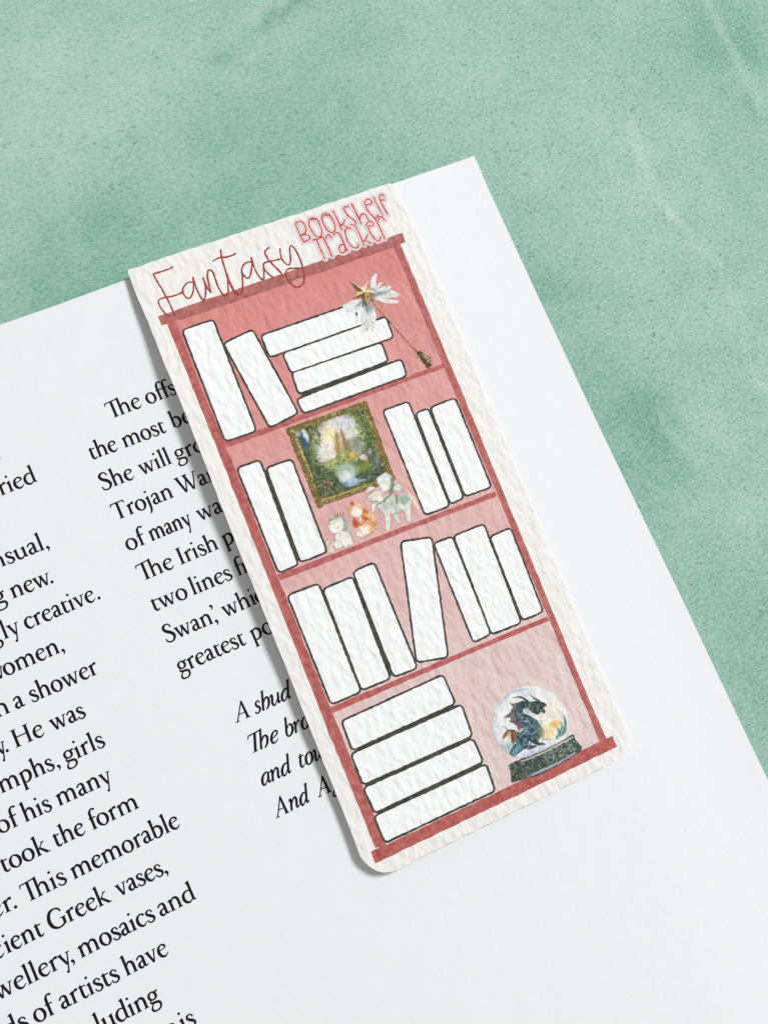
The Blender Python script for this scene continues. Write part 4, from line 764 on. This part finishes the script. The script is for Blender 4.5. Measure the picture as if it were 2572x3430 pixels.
# --- fairy wand with a star and leaf wings
def wand():
    s = Paint(D['A_wand'], (60, 40, 1560, 1580), .065, None)
    s.poly([(-50, 640), (150, 572), (620, 410), (640, 790), (770, 745), (905, 1050), (-50, 1350)], (243, 245, 245), 1, False)
    s.poly([(150, 575), (420, 640), (620, 640), (600, 860), (520, 980), (430, 900), (300, 760)], (243, 245, 245), .0, False)
    for pts, w, c in (([(600, 340), (590, 220), (630, 95)], [60, 96, 50], (228, 232, 232)), ([(640, 310), (690, 250), (735, 215)], [40, 60, 16], (224, 226, 226)),
                      ([(650, 360), (760, 320), (850, 285)], [60, 90, 40], (222, 228, 226)), ([(640, 400), (820, 380), (990, 400)], [90, 130, 20], (226, 230, 226)), ([(660, 440), (800, 420), (950, 430)], [60, 90, 30], (228, 232, 230)),
                      ([(640, 470), (800, 505), (960, 520)], [40, 80, 50], (234, 234, 230)), ([(440, 510), (300, 550), (160, 585)], [60, 120, 60], (226, 232, 234)), ([(400, 560), (300, 620), (200, 660)], [60, 90, 60], (232, 236, 238)),
                      ([(500, 600), (500, 740), (470, 950)], [110, 190, 80], (232, 236, 234)), ([(550, 600), (590, 760), (580, 950)], [70, 90, 50], (230, 232, 228)), ([(470, 620), (400, 740), (330, 860)], [60, 80, 40], (236, 238, 238))):
        s.stroke(pts, w, c, .97, 14)
    for pts, w in (([(580, 360), (600, 300)], [60, 20]), ([(620, 400), (740, 380), (830, 350)], [90, 60, 10]), ([(480, 540), (500, 640), (500, 700)], [90, 80, 20]), ([(430, 520), (370, 570), (330, 590)], [60, 40, 10]), ([(560, 560), (560, 640), (550, 690)], [60, 40, 10])):
        s.stroke(pts, w, (118, 142, 142), .85, 40, False)
    s.dabs([(420, 660), (620, 660), (600, 960), (380, 900)], 46, 90, 5, [(150, 146, 132), (196, 196, 188), (120, 118, 106)], .5, 95); s.dabs([(700, 350), (960, 400), (900, 440), (700, 430)], 18, 60, 6, [(160, 168, 164), (200, 196, 180)], .5, 5)
    s.blob(930, 425, 8, 10, (150, 120, 110), .7, .5, 0, False); s.poly([(305, 685), (350, 668), (362, 700), (345, 750), (320, 715)], (92, 84, 74), .9)
    s.stroke([(330, 670), (380, 640), (410, 632)], 6, (130, 96, 90), .7, 6)
    # handle
    s.stroke([(565, 480), (650, 590), (790, 740), (1000, 985), (1200, 1215), (1285, 1310)], [30, 30, 32, 28, 24, 34], (148, 112, 78), 1, 8)
    s.stroke([(570, 474), (660, 585), (800, 735), (1010, 980), (1210, 1212)], [12, 18, 18, 15, 11], (222, 184, 158), .95, 6, False)
    s.blob(590, 495, 26, 22, (110, 80, 66), .8, .5)
    leaf_ = [(1270, 1300), (1330, 1290), (1390, 1360), (1460, 1410), (1490, 1500), (1440, 1530), (1385, 1490), (1340, 1400), (1290, 1350)]
    s.stroke([(1265, 1290), (1330, 1350), (1390, 1430), (1445, 1520)], [30, 60, 90, 40], (88, 80, 46), .9, 20); s.dabs(leaf_, 110, 30, 14, [(84, 78, 42), (104, 94, 54), (60, 58, 34), (70, 66, 38)], .95, None, True); s.dabs([(1330, 1280), (1390, 1350), (1480, 1420), (1440, 1450), (1380, 1380)], 14, 20, 13, [(214, 180, 162), (200, 170, 146)], .8)
    # star
    cx, cy = 462, 362
    T = [(235, 190), (515, 200), (640, 382), (490, 560), (285, 470)]; I = [(425, 300), (530, 320), (560, 400), (420, 420), (345, 360)]
    lt, dk = (236, 220, 188), (112, 94, 58)
    cols = [(dk, lt), (lt, (204, 164, 108)), (lt, (126, 104, 60)), ((196, 164, 96), (100, 80, 40)), ((112, 88, 48), (206, 180, 132))]
    for k in range(5):
        t = T[k]; a_ = I[(k-1) % 5]; b_ = I[k]
        s.poly([t, a_, (cx, cy)], cols[k][0], .97); s.poly([t, b_, (cx, cy)], cols[k][1], .97)
    s.poly([(235, 190), (345, 360), (300, 300)], (100, 92, 56), .8)
    s.blob(560, 450, 60, 60, (108, 122, 108), .35, .8, 0, False); s.blob(470, 520, 50, 60, (104, 108, 84), .3, .8, 0, False)
    s.stroke([(340, 415), (470, 355), (635, 382)], [8, 26, 10], (240, 222, 186), .95, 8); s.stroke([(290, 465), (420, 430), (500, 440)], [10, 30, 30], (108, 84, 42), .9, 14); s.stroke([(470, 420), (485, 480), (492, 530)], [30, 22, 6], (208, 174, 104), .9, 8)
    s.stroke([(560, 420), (560, 480), (530, 540)], [50, 40, 20], (84, 82, 56), .7, 20); s.stroke([(430, 440), (450, 520), (480, 580)], [30, 44, 16], (92, 82, 46), .7, 16)
    s.build('printed_wand', .088, .45)
wand()
